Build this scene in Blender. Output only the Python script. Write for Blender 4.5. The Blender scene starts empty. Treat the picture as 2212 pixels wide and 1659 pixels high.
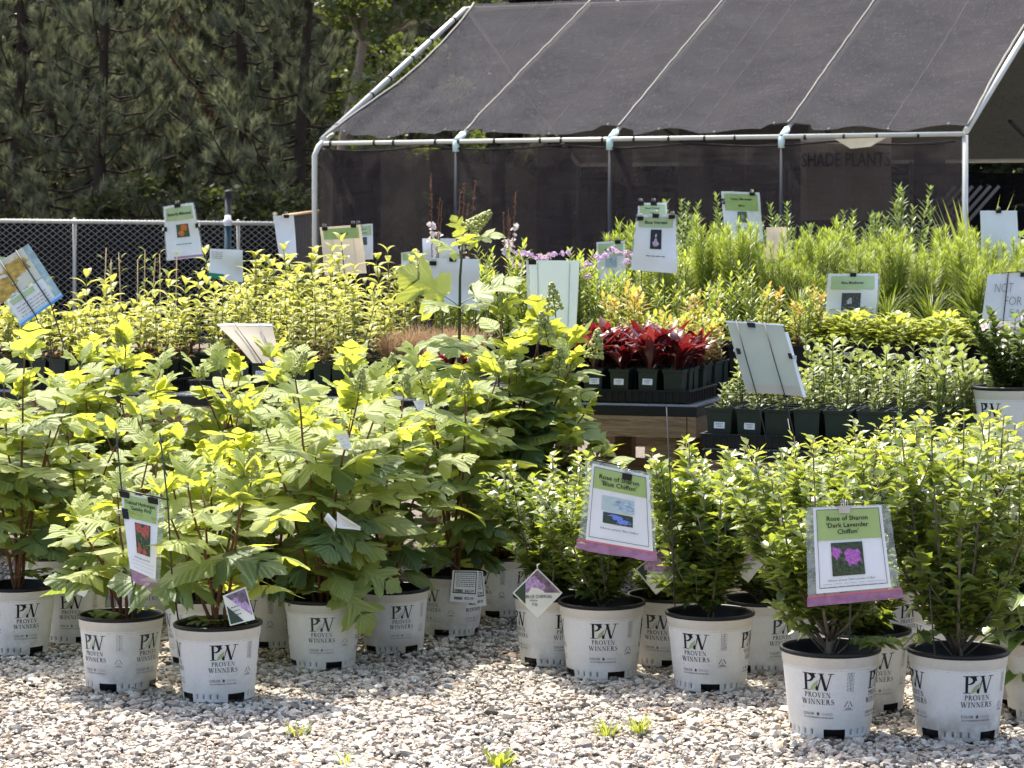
import bpy, math, random
import numpy as np
from mathutils import Vector, Matrix

# ---------------------------------------------------------------- camera, sky, sun, exposure
SC = bpy.context.scene
COL = SC.collection
F, CX, HY, CZ = 5200.0, 1106.0, 520.0, 1.39      # focal length and horizon in the 2212 px wide picture, eye height

cam_d = bpy.data.cameras.new('camera')
cam = bpy.data.objects.new('camera', cam_d)
COL.objects.link(cam)
cam.location = (0, 0, CZ)
cam.rotation_euler = (math.radians(90), 0, 0)
cam_d.sensor_width = 36.0
cam_d.lens = 36.0 * F / 2212.0
cam_d.shift_y = -(829.5 - HY) / 2212.0
cam_d.clip_start = 0.1
cam_d.clip_end = 600
cam_d.dof.use_dof = True
cam_d.dof.focus_distance = 7.8
cam_d.dof.aperture_fstop = 16.0
SC.camera = cam

SUN = Vector((-0.20, 0.44, 0.875)).normalized()   # towards the sun: high, behind the plants, a little to the left
world = bpy.data.worlds.new('World')
SC.world = world
world.use_nodes = True
wn = world.node_tree
sky = wn.nodes.new('ShaderNodeTexSky')
sky.sky_type = 'NISHITA'
sky.sun_disc = False
sky.sun_elevation = math.asin(SUN.z)
sky.sun_rotation = math.atan2(SUN.x, SUN.y)
sky.air_density = 1.0
sky.dust_density = 4.5
sky.ozone_density = 1.0
bg = wn.nodes['Background']
bg.inputs[1].default_value = 0.15
wn.links.new(sky.outputs[0], bg.inputs[0])

sun_d = bpy.data.lights.new('sun', 'SUN')
sun_d.energy = 3.5
sun_d.angle = math.radians(0.9)
sun_d.color = (1.0, 0.93, 0.80)
sun = bpy.data.objects.new('sun', sun_d)
sun.rotation_euler = (-SUN).to_track_quat('-Z', 'Y').to_euler()
sun.location = (0, 0, 30)
COL.objects.link(sun)

SC.view_settings.view_transform = 'Standard'
SC.view_settings.look = 'None'
SC.view_settings.exposure = 1.45
SC.view_settings.gamma = 1.0
SC.view_settings.use_curve_mapping = False
SC.render.engine = 'CYCLES'
cy = SC.cycles
cy.use_denoising = True
cy.use_adaptive_sampling = True
cy.adaptive_threshold = 0.02
cy.max_bounces = 7
cy.diffuse_bounces = 4
cy.transmission_bounces = 6
cy.glossy_bounces = 3
cy.transparent_max_bounces = 24
cy.caustics_reflective = False
cy.caustics_refractive = False
cy.sample_clamp_indirect = 6.0

# ---------------------------------------------------------------- helpers: places
def P(px, py, d):
    return Vector(((px - CX) / F * d, d, CZ - (py - HY) / F * d))
def zg(d):
    return -0.04 * (min(d, 13.0) - 6.7)
def dgr(yb):
    return 5834.0 / (yb - 728.0)
TH = math.radians(18)
EX, EY = math.cos(TH), -math.sin(TH)              # site axis along the benches (right, a little towards the camera)
NX, NY = math.sin(TH), math.cos(TH)               # site axis going back
def site(o, t, s, z):
    """o: corner on the ground plan, t metres along the site axis to the right, s metres back"""
    return Vector((o[0] + EX * t + NX * s, o[1] + EY * t + NY * s, z))

# ---------------------------------------------------------------- helpers: objects
def prop(o, label=None, cat=None, group=None, kind=None):
    if label: o['label'] = label
    if cat: o['category'] = cat
    if group: o['group'] = group
    if kind: o['kind'] = kind
    return o
def thing(name, label, cat, loc=(0, 0, 0), rz=0.0, group=None, rot=None):
    o = bpy.data.objects.new(name, None)
    COL.objects.link(o)
    o.empty_display_size = 0.1
    o.location = loc
    o.rotation_euler = rot if rot else (0, 0, rz)
    return prop(o, label, cat, group)
def place(name, me, parent=None, loc=(0, 0, 0), rot=(0, 0, 0), scale=None, kind=None):
    o = bpy.data.objects.new(name, me)
    COL.objects.link(o)
    if parent is not None: o.parent = parent
    o.location = loc
    o.rotation_euler = rot
    if scale is not None: o.scale = (scale, scale, scale) if not hasattr(scale, '__len__') else scale
    if kind: o['kind'] = kind
    return o

class MB:
    """collects faces for one mesh"""
    def __init__(s):
        s.v = []; s.f = []; s.m = []; s.r = []; s.uv = {}; s.sm = []
    def vert(s, p, r=0.5, uv=None):
        s.v.append((p[0], p[1], p[2])); s.r.append(r)
        if uv is not None: s.uv[len(s.v) - 1] = uv
        return len(s.v) - 1
    def face(s, idx, mi=0, smooth=True):
        s.f.append(idx); s.m.append(mi); s.sm.append(smooth)
    def poly(s, pts, mi=0, r=0.5, uvs=None, smooth=False):
        ids = [s.vert(p, r, uvs[i] if uvs else None) for i, p in enumerate(pts)]
        s.face(ids, mi, smooth)
    def box(s, a, b, mi=0, M=None, r=0.5):
        x0, y0, z0 = a; x1, y1, z1 = b
        c = [Vector(q) for q in ((x0, y0, z0), (x1, y0, z0), (x1, y1, z0), (x0, y1, z0), (x0, y0, z1), (x1, y0, z1), (x1, y1, z1), (x0, y1, z1))]
        if M is not None: c = [M @ q for q in c]
        k = [s.vert(q, r) for q in c]
        for q in ((0, 3, 2, 1), (4, 5, 6, 7), (0, 1, 5, 4), (1, 2, 6, 5), (2, 3, 7, 6), (3, 0, 4, 7)):
            s.face([k[i] for i in q], mi, False)
    def tube(s, pts, rad, n=6, mi=0, r=0.5, cap=True):
        pts = [Vector(p) for p in pts]
        if not hasattr(rad, '__len__'): rad = [rad] * len(pts)
        rings = []
        ref = None
        for i, p in enumerate(pts):
            d = (pts[min(i + 1, len(pts) - 1)] - pts[max(i - 1, 0)]).normalized()
            if ref is None:
                ref = d.cross(Vector((0.31, 0.17, 0.93)) if abs(d.z) < 0.9 else Vector((1, 0.2, 0))).normalized()
            else:
                ref = (ref - d * ref.dot(d)).normalized()
            b = d.cross(ref)
            rings.append([s.vert(p + (ref * math.cos(6.28319 * k / n) + b * math.sin(6.28319 * k / n)) * rad[i], r) for k in range(n)])
        for i in range(len(rings) - 1):
            A, B = rings[i], rings[i + 1]
            for k in range(n):
                s.face([A[k], A[(k + 1) % n], B[(k + 1) % n], B[k]], mi)
        if cap:
            s.face(rings[0][::-1], mi, False); s.face(rings[-1], mi, False)
    def lathe(s, prof, n=32, mi=0, r=0.5, a0=0.0):
        rings = []
        for (rr, z) in prof:
            rings.append([s.vert((rr * math.cos(a0 + 6.28319 * k / n), rr * math.sin(a0 + 6.28319 * k / n), z), r) for k in range(n)])
        for i in range(len(rings) - 1):
            A, B = rings[i], rings[i + 1]
            for k in range(n):
                s.face([A[k], A[(k + 1) % n], B[(k + 1) % n], B[k]], mi)
        return rings
    def leaf(s, o, d, up, L, W, bend=0.6, fold=0.25, r=0.5, mi=0, prof=(0.0, 0.75, 1.0, 0.7, 0.0)):
        """a leaf blade bent along its length; the profile gives the half width along it"""
        d = Vector(d).normalized()
        sd = d.cross(Vector(up))
        if sd.length < 1e-4: sd = d.cross(Vector((0.3, 1, 0.2)))
        sd.normalize()
        nn = sd.cross(d)
        n = len(prof) - 1
        p = Vector(o); ang = -0.35 * bend
        prev = None
        for i in range(n + 1):
            w = W * prof[i] * 0.5
            ca, sa = math.cos(ang), math.sin(ang)
            nl = nn * ca + d * sa
            if w < 1e-6:
                row = [s.vert(p, r)]
            else:
                row = [s.vert(p - sd * w + nl * (w * fold), r), s.vert(p, r), s.vert(p + sd * w + nl * (w * fold), r)]
            if prev is not None:
                if len(prev) == 1 and len(row) == 3:
                    s.face([prev[0], row[1], row[0]], mi); s.face([prev[0], row[2], row[1]], mi)
                elif len(prev) == 3 and len(row) == 1:
                    s.face([prev[0], prev[1], row[0]], mi); s.face([prev[1], prev[2], row[0]], mi)
                elif len(prev) == 3:
                    s.face([prev[0], prev[1], row[1], row[0]], mi); s.face([prev[1], prev[2], row[2], row[1]], mi)
            prev = row
            st = L / n
            p = p + (d * ca - nn * sa) * st
            ang += bend / n
    def build(s, name, mats):
        me = bpy.data.meshes.new(name)
        me.from_pydata(s.v, [], s.f)
        if not hasattr(mats, '__len__'): mats = [mats]
        for m in mats: me.materials.append(m)
        me.polygons.foreach_set('material_index', s.m)
        me.polygons.foreach_set('use_smooth', s.sm)
        at = me.attributes.new('rnd', 'FLOAT', 'POINT')
        at.data.foreach_set('value', s.r)
        if s.uv:
            ul = me.uv_layers.new(name='UVMap')
            li = np.zeros(len(me.loops), dtype=np.int32)
            me.loops.foreach_get('vertex_index', li)
            tab = np.zeros((len(s.v), 2), dtype=np.float32)
            for k, q in s.uv.items(): tab[k] = q
            ul.data.foreach_set('uv', tab[li].ravel())
        me.update()
        return me

def np_mesh(name, V, T, mats, rnd=None, col=None, smooth=False):
    """triangle mesh from arrays"""
    me = bpy.data.meshes.new(name)
    nv, nt = len(V), len(T)
    me.vertices.add(nv); me.vertices.foreach_set('co', np.ascontiguousarray(V, dtype=np.float32).ravel())
    me.loops.add(nt * 3); me.loops.foreach_set('vertex_index', np.ascontiguousarray(T, dtype=np.int32).ravel())
    me.polygons.add(nt)
    me.polygons.foreach_set('loop_start', np.arange(0, nt * 3, 3, dtype=np.int32))
    me.polygons.foreach_set('use_smooth', np.full(nt, smooth, dtype=bool))
    if not hasattr(mats, '__len__'): mats = [mats]
    for m in mats: me.materials.append(m)
    if rnd is not None:
        at = me.attributes.new('rnd', 'FLOAT', 'POINT'); at.data.foreach_set('value', np.ascontiguousarray(rnd, dtype=np.float32))
    if col is not None:
        at = me.attributes.new('Col', 'FLOAT_COLOR', 'POINT'); at.data.foreach_set('color', np.ascontiguousarray(col, dtype=np.float32).ravel())
    me.update(calc_edges=True)
    me.validate()
    return me

# ---------------------------------------------------------------- helpers: materials
def nd(nt, typ, **kw):
    n = nt.nodes.new(typ)
    for k, v in kw.items():
        if k.startswith('i_'):
            n.inputs[int(k[2:])].default_value = v
        else:
            setattr(n, k, v)
    return n
def rgba(c): return (c[0], c[1], c[2], 1.0)
def newmat(name):
    m = bpy.data.materials.new(name); m.use_nodes = True
    nt = m.node_tree
    for n in list(nt.nodes): nt.nodes.remove(n)
    out = nt.nodes.new('ShaderNodeOutputMaterial')
    return m, nt, out
def mixcol(nt, fac, a, b, blend='MIX'):
    n = nt.nodes.new('ShaderNodeMix'); n.data_type = 'RGBA'; n.blend_type = blend
    for i, x in ((0, fac), (6, a), (7, b)):
        if hasattr(x, 'is_linked') or hasattr(x, 'links'): nt.links.new(x, n.inputs[i])
        elif i == 0: n.inputs[0].default_value = x
        else: n.inputs[i].default_value = rgba(x)
    return n.outputs[2]
def math_n(nt, op, a, b=None, c=None):
    n = nt.nodes.new('ShaderNodeMath'); n.operation = op
    for i, x in enumerate((a, b, c)):
        if x is None: continue
        if hasattr(x, 'links'): nt.links.new(x, n.inputs[i])
        else: n.inputs[i].default_value = x
    return n.outputs[0]
def ramp(nt, fac, stops):
    n = nt.nodes.new('ShaderNodeValToRGB')
    nt.links.new(fac, n.inputs[0])
    e = n.color_ramp.elements
    while len(e) < len(stops): e.new(0.5)
    for i, (p, c) in enumerate(stops):
        e[i].position = p; e[i].color = rgba(c) if hasattr(c, '__len__') else (c, c, c, 1)
    return n.outputs[0]
def noise(nt, scale, detail=3.0, rough=0.55, vec=None, dist=0.0):
    n = nt.nodes.new('ShaderNodeTexNoise')
    n.inputs['Scale'].default_value = scale; n.inputs['Detail'].default_value = detail
    n.inputs['Roughness'].default_value = rough; n.inputs['Distortion'].default_value = dist
    if vec is not None: nt.links.new(vec, n.inputs['Vector'])
    return n.outputs[0]
def coords(nt, kind='Object'):
    n = nt.nodes.new('ShaderNodeTexCoord'); return n.outputs[kind]
def bump(nt, h, strength=0.3, dist=0.01):
    n = nt.nodes.new('ShaderNodeBump'); n.inputs['Strength'].default_value = strength; n.inputs['Distance'].default_value = dist
    nt.links.new(h, n.inputs['Height']); return n.outputs[0]
def principled(nt, base, rough=0.5, spec=0.4, metal=0.0, normal=None):
    b = nt.nodes.new('ShaderNodeBsdfPrincipled')
    if hasattr(base, 'links'): nt.links.new(base, b.inputs['Base Color'])
    else: b.inputs['Base Color'].default_value = rgba(base)
    if hasattr(rough, 'links'): nt.links.new(rough, b.inputs['Roughness'])
    else: b.inputs['Roughness'].default_value = rough
    b.inputs['Specular IOR Level'].default_value = spec
    b.inputs['Metallic'].default_value = metal
    if normal is not None: nt.links.new(normal, b.inputs['Normal'])
    return b
def plain(name, c, rough=0.5, spec=0.4, metal=0.0, var=0.15, scale=20.0, bmp=0.0):
    m, nt, out = newmat(name)
    co = coords(nt)
    nz = noise(nt, scale, 4.0, 0.6, co)
    base = mixcol(nt, nz, [x * (1 - var) for x in c], [min(1, x * (1 + var)) for x in c])
    nb = bump(nt, nz, bmp, 0.005) if bmp else None
    b = principled(nt, base, rough, spec, metal, nb)
    nt.links.new(b.outputs[0], out.inputs[0])
    return m
def leafmat(name, c0, c1, tr, fac=0.42, rough=0.42, spec=0.45, src='attr', veins=False, tip=None):
    """leaf: reflects c0..c1 (varies from leaf to leaf), lets light of colour tr through"""
    m, nt, out = newmat(name)
    if src == 'attr':
        a = nd(nt, 'ShaderNodeAttribute', attribute_name='rnd'); rv = a.outputs['Fac']
    else:
        a = nd(nt, 'ShaderNodeObjectInfo'); rv = a.outputs['Random']
    base = mixcol(nt, rv, c0, c1)
    trc = mixcol(nt, rv, [x * 0.75 for x in tr], [min(1, x * 1.2) for x in tr])
    co = coords(nt)
    nz = noise(nt, 30.0, 3.0, 0.6, co)
    base = mixcol(nt, math_n(nt, 'MULTIPLY', nz, 0.35), base, [x * 0.55 for x in c0])
    nb = None
    if veins:
        uv = nt.nodes.new('ShaderNodeUVMap'); sep = nt.nodes.new('ShaderNodeSeparateXYZ'); nt.links.new(uv.outputs[0], sep.inputs[0])
        ax = math_n(nt, 'ABSOLUTE', sep.outputs[0]); y = sep.outputs[1]
        best = ax
        for th, y0 in ((0.55, 0.10), (0.95, 0.06), (0.75, 0.36), (0.6, 0.58), (0.7, 0.22), (0.65, 0.47), (0.55, 0.7)):
            yy = math_n(nt, 'SUBTRACT', y, y0)
            # distance to the ray that leaves the midrib at y0 under the angle th
            dd = math_n(nt, 'ABSOLUTE', math_n(nt, 'SUBTRACT', math_n(nt, 'MULTIPLY', ax, math.cos(th)), math_n(nt, 'MULTIPLY', yy, math.sin(th))))
            best = math_n(nt, 'MINIMUM', best, dd)
        vm = math_n(nt, 'SUBTRACT', 1.0, math_n(nt, 'MINIMUM', math_n(nt, 'MULTIPLY', best, 45.0), 1.0))
        base = mixcol(nt, math_n(nt, 'MULTIPLY', vm, 0.75), base, [min(1, x * 1.9 + 0.03) for x in c1])
        trc = mixcol(nt, math_n(nt, 'MULTIPLY', vm, 0.8), trc, [x * 0.38 for x in tr])
        nb = bump(nt, math_n(nt, 'ADD', math_n(nt, 'MULTIPLY', math_n(nt, 'MINIMUM', math_n(nt, 'MULTIPLY', best, 14.0), 1.0), 1.0), math_n(nt, 'MULTIPLY', nz, 0.5)), 0.35, 0.010)
    b = principled(nt, base, rough, spec, 0.0, nb)
    t = nt.nodes.new('ShaderNodeBsdfTranslucent'); nt.links.new(trc, t.inputs[0])
    mx = nd(nt, 'ShaderNodeMixShader', i_0=fac)
    nt.links.new(b.outputs[0], mx.inputs[1]); nt.links.new(t.outputs[0], mx.inputs[2])
    nt.links.new(mx.outputs[0], out.inputs[0])
    return m

R = random.Random(7)
def U(a, b): return R.uniform(a, b)
# ---------------------------------------------------------------- materials
M_ink = plain('ink_black', (0.012, 0.013, 0.016), 0.6, 0.2)
M_inkgrey = plain('ink_grey', (0.10, 0.10, 0.105), 0.6, 0.2)
M_inkpale = plain('ink_pale', (0.30, 0.31, 0.31), 0.6, 0.2)
M_leafprint = plain('leaf_print', (0.33, 0.40, 0.20), 0.6, 0.2)
M_leafprint2 = plain('leaf_print_pale', (0.52, 0.56, 0.44), 0.6, 0.2)
M_blackpl = plain('black_plastic', (0.009, 0.009, 0.010), 0.45, 0.3, var=0.3)
M_greenpl = plain('dark_green_plastic', (0.012, 0.022, 0.017), 0.42, 0.45, var=0.25)
M_soil = plain('soil', (0.018, 0.012, 0.008), 0.95, 0.1, var=0.7, scale=70, bmp=1.0)
M_white = plain('white_label', (0.72, 0.73, 0.75), 0.6, 0.3, var=0.06)
M_paper = plain('paper', (0.76, 0.76, 0.76), 0.55, 0.3, var=0.06, scale=12)
M_papback = plain('paper_back_teal', (0.45, 0.58, 0.55), 0.6, 0.3, var=0.06, scale=14)
M_papbeige = plain('paper_back_beige', (0.62, 0.55, 0.44), 0.6, 0.3, var=0.10, scale=9)
M_papgreen = plain('paper_back_greenish', (0.47, 0.52, 0.44), 0.6, 0.3, var=0.16, scale=7)
M_header = plain('header_green', (0.36, 0.47, 0.17), 0.6, 0.3, var=0.10, scale=14)
M_header2 = plain('header_green_faded', (0.42, 0.53, 0.30), 0.6, 0.3, var=0.10, scale=14)
def papermat(name, c, tr, var=0.08, scale=12, fac=0.4):
    m, nt, out = newmat(name)
    nz = noise(nt, scale, 4, 0.6, coords(nt))
    base = mixcol(nt, nz, [x * (1 - var) for x in c], [min(1, x * (1 + var)) for x in c])
    b = principled(nt, base, 0.6, 0.3)
    t = nt.nodes.new('ShaderNodeBsdfTranslucent'); nt.links.new(mixcol(nt, nz, [x * (1 - var) for x in tr], tr), t.inputs[0])
    mx = nd(nt, 'ShaderNodeMixShader', i_0=fac)
    nt.links.new(b.outputs[0], mx.inputs[1]); nt.links.new(t.outputs[0], mx.inputs[2]); nt.links.new(mx.outputs[0], out.inputs[0])
    return m
M_papback = papermat('paper_back_teal', (0.50, 0.58, 0.56), (0.36, 0.43, 0.41))
M_papbeige = papermat('paper_back_beige', (0.58, 0.52, 0.42), (0.42, 0.36, 0.27), .10, 9)
M_papgreen = papermat('paper_back_greenish', (0.44, 0.47, 0.41), (0.33, 0.36, 0.29), .16, 7)
M_pink = plain('zip_pink', (0.42, 0.17, 0.33), 0.35, 0.5, var=0.25, scale=25)
M_red = plain('zip_red_line', (0.55, 0.12, 0.16), 0.35, 0.5)
M_blue = plain('zip_blue', (0.10, 0.30, 0.70), 0.35, 0.5, var=0.2)
M_bluelt = plain('zip_blue_pale', (0.35, 0.60, 0.85), 0.35, 0.5, var=0.1)
M_wire = plain('wire', (0.05, 0.05, 0.05), 0.45, 0.5, 0.6)
M_steel = plain('steel', (0.55, 0.55, 0.54), 0.35, 0.5, 0.7)
M_bark = plain('stem_bark', (0.14, 0.065, 0.035), 0.8, 0.2, var=0.5, scale=60)
M_barkgrey = plain('stem_grey', (0.15, 0.125, 0.09), 0.85, 0.2, var=0.45, scale=80)
M_stemgreen = plain('stem_green', (0.10, 0.13, 0.035), 0.6, 0.3, var=0.3, scale=40)
M_stemdark = plain('stem_dark', (0.045, 0.05, 0.02), 0.7, 0.3, var=0.3, scale=40)
M_stemdry = plain('stem_dry', (0.42, 0.30, 0.17), 0.8, 0.2, var=0.2, scale=40)
M_petiole = plain('petiole', (0.26, 0.30, 0.09), 0.5, 0.3, var=0.2, scale=60)

def mat_pot():
    m, nt, out = newmat('white_pot')
    co = coords(nt); sep = nt.nodes.new('ShaderNodeSeparateXYZ'); nt.links.new(co, sep.inputs[0])
    oi = nd(nt, 'ShaderNodeObjectInfo')
    add = nd(nt, 'ShaderNodeVectorMath', operation='ADD')
    nt.links.new(co, add.inputs[0])
    cmb = nd(nt, 'ShaderNodeCombineXYZ'); nt.links.new(math_n(nt, 'MULTIPLY', oi.outputs['Random'], 30.0), cmb.inputs[0]); nt.links.new(cmb.outputs[0], add.inputs[1])
    v = add.outputs[0]
    fine = noise(nt, 90, 4, 0.6, v)
    base = mixcol(nt, fine, (0.61, 0.605, 0.585), (0.71, 0.705, 0.68))
    big = noise(nt, 9, 5, 0.65, v)
    low = ramp(nt, sep.outputs[2], [(0.0, 1.0), (0.10, 0.0)])
    dirt = math_n(nt, 'MULTIPLY', low, ramp(nt, big, [(0.36, 0.0), (0.58, 1.0)]))
    base = mixcol(nt, math_n(nt, 'MINIMUM', math_n(nt, 'MULTIPLY', dirt, math_n(nt, 'ADD', math_n(nt, 'MULTIPLY', oi.outputs['Random'], 0.75), 0.2)), 0.9), base, (0.22, 0.175, 0.115))
    band = ramp(nt, sep.outputs[2], [(0.196, 0.0), (0.201, 1.0), (0.224, 0.7), (0.23, 0.3)])
    base = mixcol(nt, math_n(nt, 'MULTIPLY', band, 0.45), base, (0.54, 0.48, 0.38))
    spots = ramp(nt, noise(nt, 130, 2, 0.5, v), [(0.70, 0.0), (0.74, 1.0)])
    base = mixcol(nt, math_n(nt, 'MULTIPLY', spots, 0.35), base, (0.28, 0.25, 0.2))
    stain = ramp(nt, noise(nt, 5, 4, 0.7, v), [(0.52, 0.0), (0.72, 1.0)])
    base = mixcol(nt, math_n(nt, 'MULTIPLY', stain, 0.34), base, (0.42, 0.40, 0.34))
    b = principled(nt, base, 0.48, 0.4, 0.0, bump(nt, big, 0.12, 0.01))
    nt.links.new(b.outputs[0], out.inputs[0])
    return m
M_pot = mat_pot()

def mat_wood():
    m, nt, out = newmat('treated_wood')
    co = coords(nt)
    mp = nd(nt, 'ShaderNodeMapping'); mp.inputs['Scale'].default_value = (1.5, 30, 30); nt.links.new(co, mp.inputs[0])
    g = noise(nt, 3.0, 5, 0.65, mp.outputs[0], 1.5)
    base = ramp(nt, g, [(0.3, (0.10, 0.065, 0.035)), (0.55, (0.25, 0.17, 0.10)), (0.75, (0.34, 0.25, 0.15))])
    b = principled(nt, base, 0.8, 0.2, 0.0, bump(nt, g, 0.3, 0.004))
    nt.links.new(b.outputs[0], out.inputs[0])
    return m
M_wood = mat_wood()

def mat_clear(name, tint, alpha):
    m, nt, out = newmat(name)
    t = nt.nodes.new('ShaderNodeBsdfTransparent')
    b = principled(nt, tint, 0.22, 0.6)
    co = coords(nt)
    nz = noise(nt, 28, 3, 0.6, co)
    fac = math_n(nt, 'ADD', math_n(nt, 'MULTIPLY', ramp(nt, nz, [(0.42, 0.0), (0.62, 1.0)]), 0.25), alpha)
    mx = nt.nodes.new('ShaderNodeMixShader'); nt.links.new(fac, mx.inputs[0])
    nt.links.new(t.outputs[0], mx.inputs[1]); nt.links.new(b.outputs[0], mx.inputs[2])
    nt.links.new(mx.outputs[0], out.inputs[0])
    return m
M_bag = mat_clear('clear_bag', (0.55, 0.60, 0.56), 0.25)
M_pink = mat_clear('zip_pink_film', (0.40, 0.17, 0.32), 0.62)
M_bagblue = mat_clear('clear_bag_bluish', (0.45, 0.62, 0.66), 0.55)

def mat_cloth(name, c, trans, scale=1.0, dust=(0.2, 0.18, 0.17), through=0.0):
    """knitted shade cloth: dark threads with light coming through the holes"""
    m, nt, out = newmat(name)
    uv = nt.nodes.new('ShaderNodeUVMap').outputs[0]
    mp = nd(nt, 'ShaderNodeMapping'); mp.inputs['Scale'].default_value = (140 * scale, 9 * scale, 1); nt.links.new(uv, mp.inputs[0])
    w1 = noise(nt, 1.0, 3, 0.6, mp.outputs[0])
    mp2 = nd(nt, 'ShaderNodeMapping'); mp2.inputs['Scale'].default_value = (7 * scale, 90 * scale, 1); nt.links.new(uv, mp2.inputs[0])
    w2 = noise(nt, 1.0, 3, 0.6, mp2.outputs[0])
    big = noise(nt, 2.2, 5, 0.6, uv)
    wv = math_n(nt, 'MULTIPLY', math_n(nt, 'ADD', w1, w2), 0.5)
    base = mixcol(nt, ramp(nt, wv, [(0.32, 0.0), (0.68, 1.0)]), [x * 0.55 for x in c], [x * 1.5 for x in c])
    base = mixcol(nt, math_n(nt, 'MULTIPLY', ramp(nt, big, [(0.35, 0.0), (0.7, 1.0)]), 0.5), base, dust)
    d = nt.nodes.new('ShaderNodeBsdfDiffuse'); nt.links.new(base, d.inputs[0]); nt.links.new(bump(nt, wv, 0.35, 0.02), d.inputs['Normal'])
    if through:
        tl = nt.nodes.new('ShaderNodeBsdfTranslucent'); nt.links.new(base, tl.inputs[0])
        m2 = nd(nt, 'ShaderNodeMixShader', i_0=through); nt.links.new(d.outputs[0], m2.inputs[1]); nt.links.new(tl.outputs[0], m2.inputs[2]); d = m2
    t = nt.nodes.new('ShaderNodeBsdfTransparent')
    fac = math_n(nt, 'SUBTRACT', 1.0, math_n(nt, 'MULTIPLY', ramp(nt, wv, [(0.25, 1.6), (0.75, 0.4)]), trans))
    mx = nt.nodes.new('ShaderNodeMixShader'); nt.links.new(fac, mx.inputs[0])
    nt.links.new(t.outputs[0], mx.inputs[1]); nt.links.new(d.outputs[0], mx.inputs[2])
    nt.links.new(mx.outputs[0], out.inputs[0])
    return m
M_roofcloth = mat_cloth('roof_shade_cloth', (0.044, 0.043, 0.048), 0.20, 1.0, (0.070, 0.068, 0.072))
M_backroof = mat_cloth('back_roof_shade_cloth', (0.036, 0.036, 0.032), 0.02, 1.0, (0.048, 0.048, 0.042), 0.16)
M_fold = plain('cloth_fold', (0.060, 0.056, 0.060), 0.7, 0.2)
M_sidecloth = mat_cloth('side_shade_cloth', (0.042, 0.037, 0.038), 0.30, 0.6, (0.115, 0.097, 0.088), 0.3)
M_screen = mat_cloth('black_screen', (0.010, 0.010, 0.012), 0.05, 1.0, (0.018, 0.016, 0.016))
M_trim_and_highlight = plain('pale_trim_and_highlight', (0.20, 0.195, 0.17), 0.7, 0.2)  # hems and grommets, also the painted highlights over the rafters
M_pipe = plain('galvanised_pipe', (0.56, 0.56, 0.50), 0.5, 0.4, 0.15, var=0.12, scale=6)
M_pipegreen = plain('pale_green_tape', (0.55, 0.72, 0.68), 0.5, 0.4, var=0.1)
M_pipedark = plain('dark_pipe', (0.03, 0.03, 0.032), 0.5, 0.4)
M_tie = plain('black_tie', (0.01, 0.01, 0.01), 0.6, 0.3)

# hydrangea leaves: fresh yellow-green, mid green, old dark green
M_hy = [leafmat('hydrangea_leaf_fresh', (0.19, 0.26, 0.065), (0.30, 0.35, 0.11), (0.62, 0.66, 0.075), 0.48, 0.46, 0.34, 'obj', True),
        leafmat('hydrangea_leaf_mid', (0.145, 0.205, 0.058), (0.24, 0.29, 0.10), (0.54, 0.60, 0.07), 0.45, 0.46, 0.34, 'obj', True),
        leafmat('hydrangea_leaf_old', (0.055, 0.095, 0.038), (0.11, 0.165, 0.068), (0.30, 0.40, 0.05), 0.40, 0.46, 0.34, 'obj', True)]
M_panicle = leafmat('hydrangea_bud', (0.44, 0.49, 0.18), (0.60, 0.62, 0.30), (0.62, 0.66, 0.18), 0.45)
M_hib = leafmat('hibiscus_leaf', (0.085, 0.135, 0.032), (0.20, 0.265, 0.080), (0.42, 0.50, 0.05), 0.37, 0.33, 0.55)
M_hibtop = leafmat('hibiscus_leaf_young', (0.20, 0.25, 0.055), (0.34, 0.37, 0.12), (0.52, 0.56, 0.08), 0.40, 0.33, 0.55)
M_yel = leafmat('yellow_seedling_leaf', (0.25, 0.29, 0.07), (0.43, 0.43, 0.15), (0.60, 0.60, 0.11), 0.45, 0.45, 0.35)
M_yelmid = leafmat('olive_seedling_leaf', (0.14, 0.18, 0.06), (0.27, 0.29, 0.11), (0.45, 0.44, 0.06), 0.40, 0.45, 0.35)
M_yelold = leafmat('brown_seedling_leaf', (0.11, 0.065, 0.035), (0.20, 0.12, 0.06), (0.28, 0.15, 0.06), 0.30, 0.6, 0.2)
M_redleaf = leafmat('red_leaf', (0.045, 0.006, 0.008), (0.12, 0.014, 0.016), (0.20, 0.012, 0.012), 0.30, 0.24, 0.7)
M_redgrey = leafmat('red_leaf_bloom', (0.12, 0.035, 0.04), (0.22, 0.085, 0.085), (0.28, 0.03, 0.025), 0.28, 0.24, 0.7)
M_feather = leafmat('feathery_leaf', (0.095, 0.145, 0.028), (0.21, 0.27, 0.060), (0.40, 0.49, 0.05), 0.40, 0.45, 0.4)
M_featherdk = leafmat('grassy_leaf_dark', (0.06, 0.09, 0.02), (0.12, 0.16, 0.035), (0.25, 0.32, 0.03), 0.35, 0.45, 0.4)
M_shrub = leafmat('mint_shrub_leaf', (0.060, 0.10, 0.035), (0.13, 0.18, 0.065), (0.22, 0.30, 0.05), 0.36, 0.42, 0.4)
M_lime = leafmat('lime_mound_leaf', (0.21, 0.27, 0.05), (0.36, 0.40, 0.11), (0.50, 0.54, 0.08), 0.40, 0.42, 0.4)
M_sage = leafmat('grey_green_leaf', (0.13, 0.175, 0.06), (0.24, 0.28, 0.11), (0.33, 0.39, 0.08), 0.36, 0.42, 0.4)
M_orange = leafmat('orange_tinged_leaf', (0.30, 0.22, 0.06), (0.44, 0.28, 0.10), (0.60, 0.40, 0.08), 0.40, 0.42, 0.4)
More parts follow.
